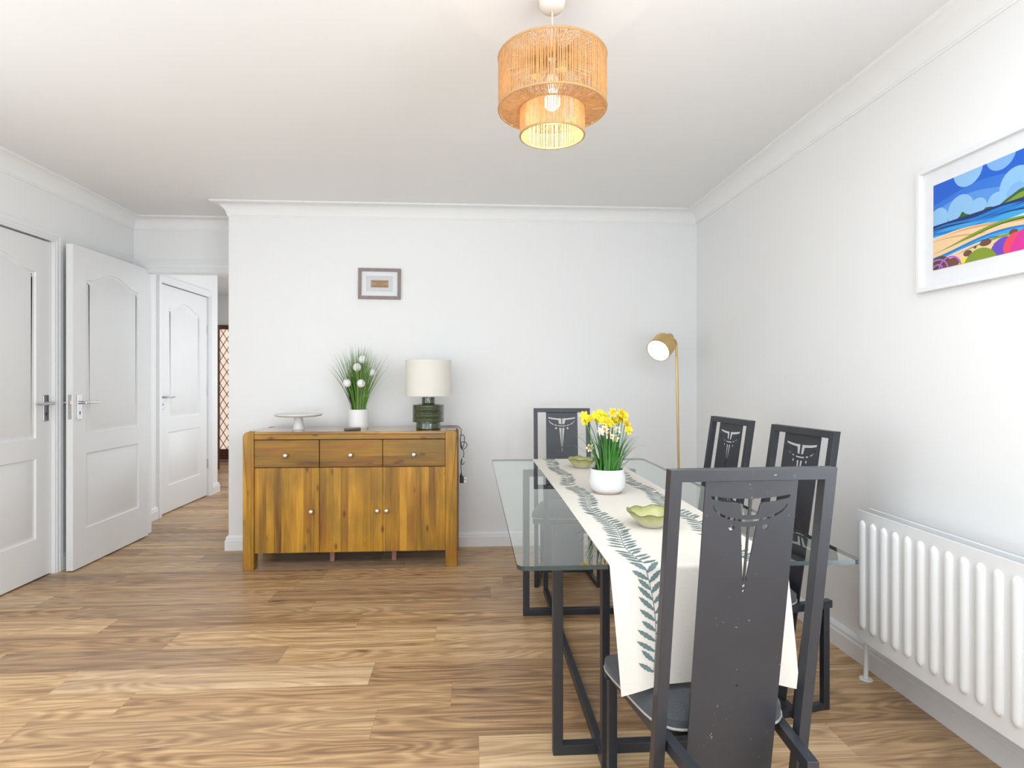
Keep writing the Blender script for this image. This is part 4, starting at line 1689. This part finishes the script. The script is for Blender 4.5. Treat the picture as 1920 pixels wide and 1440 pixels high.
art_cols = {
    'deep': sr(28, 96, 204), 'mid': sr(52, 118, 212), 'soft': sr(88, 146, 222), 'pale': sr(126, 176, 228), 'cloud': sr(140, 190, 232),
    'navy': sr(22, 48, 104), 'sea': sr(30, 120, 200), 'sea2': sr(60, 160, 220), 'foam': sr(190, 222, 236), 'sand': sr(238, 202, 158),
    'sand2': sr(216, 160, 108), 'green': sr(128, 150, 40), 'dgreen': sr(48, 96, 52), 'lime': sr(176, 190, 50), 'brown': sr(110, 72, 62),
    'pink': sr(214, 50, 150), 'purple': sr(104, 72, 190), 'red': sr(232, 70, 96), 'olive': sr(70, 74, 40), 'yellow': sr(236, 220, 40), 'lilac': sr(190, 96, 200)}
names = list(art_cols)
amats = [plain('print_' + k, c, 0.6, var=0.05, scale=14) for k, c in art_cols.items()]
A_W, A_H = 0.465, 0.293
A_X0, A_Z0 = -FWh + 0.064, -FHh + 0.070
b = MB()
layer = [0]


def clip_poly(pts):
    def cl(pts, ax, val, keep_less):
        out = []
        for i in range(len(pts)):
            p_, q_ = pts[i - 1], pts[i]
            ip = (p_[ax] <= val) if keep_less else (p_[ax] >= val)
            iq = (q_[ax] <= val) if keep_less else (q_[ax] >= val)
            if ip != iq:
                t_ = (val - p_[ax]) / (q_[ax] - p_[ax])
                out.append((p_[0] + (q_[0] - p_[0]) * t_, p_[1] + (q_[1] - p_[1]) * t_))
            if iq:
                out.append(q_)
        return out
    for ax, val, kl in ((0, 0, False), (0, 1, True), (1, 0, False), (1, 1, True)):
        if pts:
            pts = cl(pts, ax, val, kl)
    return pts


def art(col, pts):
    pts = clip_poly(pts)
    if len(pts) < 3:
        return
    layer[0] += 1
    y_ = -0.0083 - layer[0] * 0.00003
    tr = tessellate_polygon([[Vector((u, v, 0)) for u, v in pts]])
    b.add([(A_X0 + u * A_W, y_, A_Z0 + v * A_H) for u, v in pts], [tuple(x) for x in tr], names.index(col))


def circ(col, cu, cv, r, n_=30, sq=1.0):
    art(col, [(cu + r * math.cos(2 * PI * k / n_), cv + r * sq * A_W / A_H * math.sin(2 * PI * k / n_)) for k in range(n_)])


def below(col, f_):
    """fill everything below the curve v=f(u)"""
    n_ = 60
    art(col, [(0, 0)] + [(1, 0)] + [(1 - k / n_, f_(1 - k / n_)) for k in range(n_ + 1)])


def strip_(col, f0, f1):
    n_ = 60
    art(col, [(k / n_, f0(k / n_)) for k in range(n_ + 1)] + [(1 - k / n_, f1(1 - k / n_)) for k in range(n_ + 1)])


art('deep', [(0, 0), (1, 0), (1, 1), (0, 1)])
circ('cloud', 0.30, 1.03, 0.12)
circ('pale', 0.55, 1.05, 0.11)
circ('cloud', 0.86, 1.02, 0.13)
below('mid', lambda u: 0.80 + 0.05 * math.sin(u * 6 - 0.8))
below('soft', lambda u: 0.70 + 0.06 * math.sin(u * 6 - 0.2))
for cu, cv, r in ((0.05, 0.58, 0.085), (0.24, 0.60, 0.11), (0.38, 0.56, 0.07), (0.66, 0.66, 0.12), (0.52, 0.55, 0.07), (0.88, 0.60, 0.11)):
    circ('cloud', cu, cv, r)
circ('pale', 0.66, 0.58, 0.07)
art('dgreen', [(0.20, 0.51), (0.235, 0.54), (0.25, 0.575), (0.262, 0.575), (0.28, 0.545), (0.33, 0.51)])
art('dgreen', [(0.40, 0.50), (0.44, 0.54), (0.48, 0.53), (0.53, 0.50)])
art('dgreen', [(0.52, 0.50), (0.58, 0.55), (0.68, 0.61), (0.80, 0.63), (1.0, 0.66), (1.0, 0.50)])
art('green', [(0.58, 0.52), (0.68, 0.575), (0.80, 0.59), (0.9, 0.56), (0.7, 0.52)])
below('navy', lambda u: 0.52)
sv = lambda a, f_, p_: (lambda u: a + 0.018 * math.sin(u * f_ + p_))
below('sea', lambda u: 0.485 + 0.012 * math.sin(u * 14))
strip_('navy', lambda u: 0.46 + 0.02 * math.sin(u * 9 + 1), lambda u: 0.455 + 0.012 * math.sin(u * 9 + 1.6))
below('sea2', lambda u: 0.43 + 0.02 * math.sin(u * 10))
strip_('sea', lambda u: 0.415 + 0.02 * math.sin(u * 8 + 2), lambda u: 0.395 + 0.02 * math.sin(u * 8 + 2.5))
strip_('navy', lambda u: 0.40 + 0.03 * math.sin(u * 7 + 4), lambda u: 0.392 + 0.03 * math.sin(u * 7 + 4.3))
below('foam', lambda u: 0.365 + 0.02 * math.sin(u * 7 + 1))
below('sand', lambda u: 0.345 + 0.05 * math.sin(u * 5 + 0.4))
strip_('sand2', lambda u: 0.335 + 0.045 * math.sin(u * 5 + 0.2), lambda u: 0.322 + 0.045 * math.sin(u * 5 + 0.5))
strip_('sand2', lambda u: 0.30 + 0.04 * math.sin(u * 6 + 1), lambda u: 0.292 + 0.04 * math.sin(u * 6 + 1.2))
strip_('green', lambda u: 0.262 + 0.085 * math.sin(u * 4.4 - 1.0), lambda u: 0.24 + 0.08 * math.sin(u * 4.4 - 1.1))
strip_('dgreen', lambda u: 0.245 + 0.08 * math.sin(u * 4.4 - 1.15), lambda u: 0.232 + 0.08 * math.sin(u * 4.4 - 1.1))
strip_('sand', lambda u: 0.232 + 0.05 * math.sin(u * 5 - 1.0), lambda u: 0.19 + 0.05 * math.sin(u * 5 - 1.1))
strip_('sea', lambda u: 0.20 + 0.06 * math.sin(u * 5 - 1.2), lambda u: 0.165 + 0.05 * math.sin(u * 5 - 1.1))
strip_('sea2', lambda u: 0.178 + 0.06 * math.sin(u * 5 - 1.25), lambda u: 0.155 + 0.05 * math.sin(u * 5 - 1.1))
strip_('navy', lambda u: 0.155 + 0.05 * math.sin(u * 6 - 1.25), lambda u: 0.145 + 0.05 * math.sin(u * 6 - 1.1))
strip_('foam', lambda u: 0.146 + 0.05 * math.sin(u * 6 - 1.25), lambda u: 0.13 + 0.05 * math.sin(u * 6 - 1.1))
strip_('green', lambda u: 0.14 + 0.06 * math.sin(u * 5 - 1.4), lambda u: 0.125 + 0.05 * math.sin(u * 5 - 1.3))
below('sand', lambda u: 0.125 + 0.045 * math.sin(u * 4 - 1.0))
for cu, cv, r, s_ in ((0.30, 0.10, 0.035, 0.6), (0.44, 0.165, 0.045, 0.5), (0.36, 0.145, 0.012, 0.8), (0.53, 0.12, 0.03, 0.5), (0.64, 0.20, 0.03, 0.6), (0.18, 0.06, 0.03, 0.5), (0.75, 0.2, 0.04, 0.5)):
    circ('brown', cu, cv, r, sq=s_)
circ('olive', 0.06, -0.06, 0.13)
circ('brown', 0.17, -0.05, 0.09)
circ('purple', 0.58, 0.0, 0.11)
circ('red', 0.66, 0.05, 0.09)
circ('yellow', 0.27, -0.03, 0.05)
circ('green', 0.40, -0.10, 0.14)
circ('pink', 0.86, -0.12, 0.26)
circ('brown', 0.80, 0.10, 0.05, sq=0.7)
circ('lime', 0.95, 0.02, 0.10)
for r in (0.10, 0.055):
    n_ = 24
    for cu in (0.04, 0.15):
        arc_o = [(cu + r * math.cos(PI * k / n_), -0.01 + r * 1.3 * math.sin(PI * k / n_)) for k in range(n_ + 1)]
        arc_i = [(cu + (r - 0.014) * math.cos(PI * k / n_), -0.01 + (r - 0.014) * 1.3 * math.sin(PI * k / n_)) for k in range(n_, -1, -1)]
        if r == 0.10 or cu < 0.1:
            art('lilac', arc_o + arc_i)
b.build('print', amats, t, recalc=False)
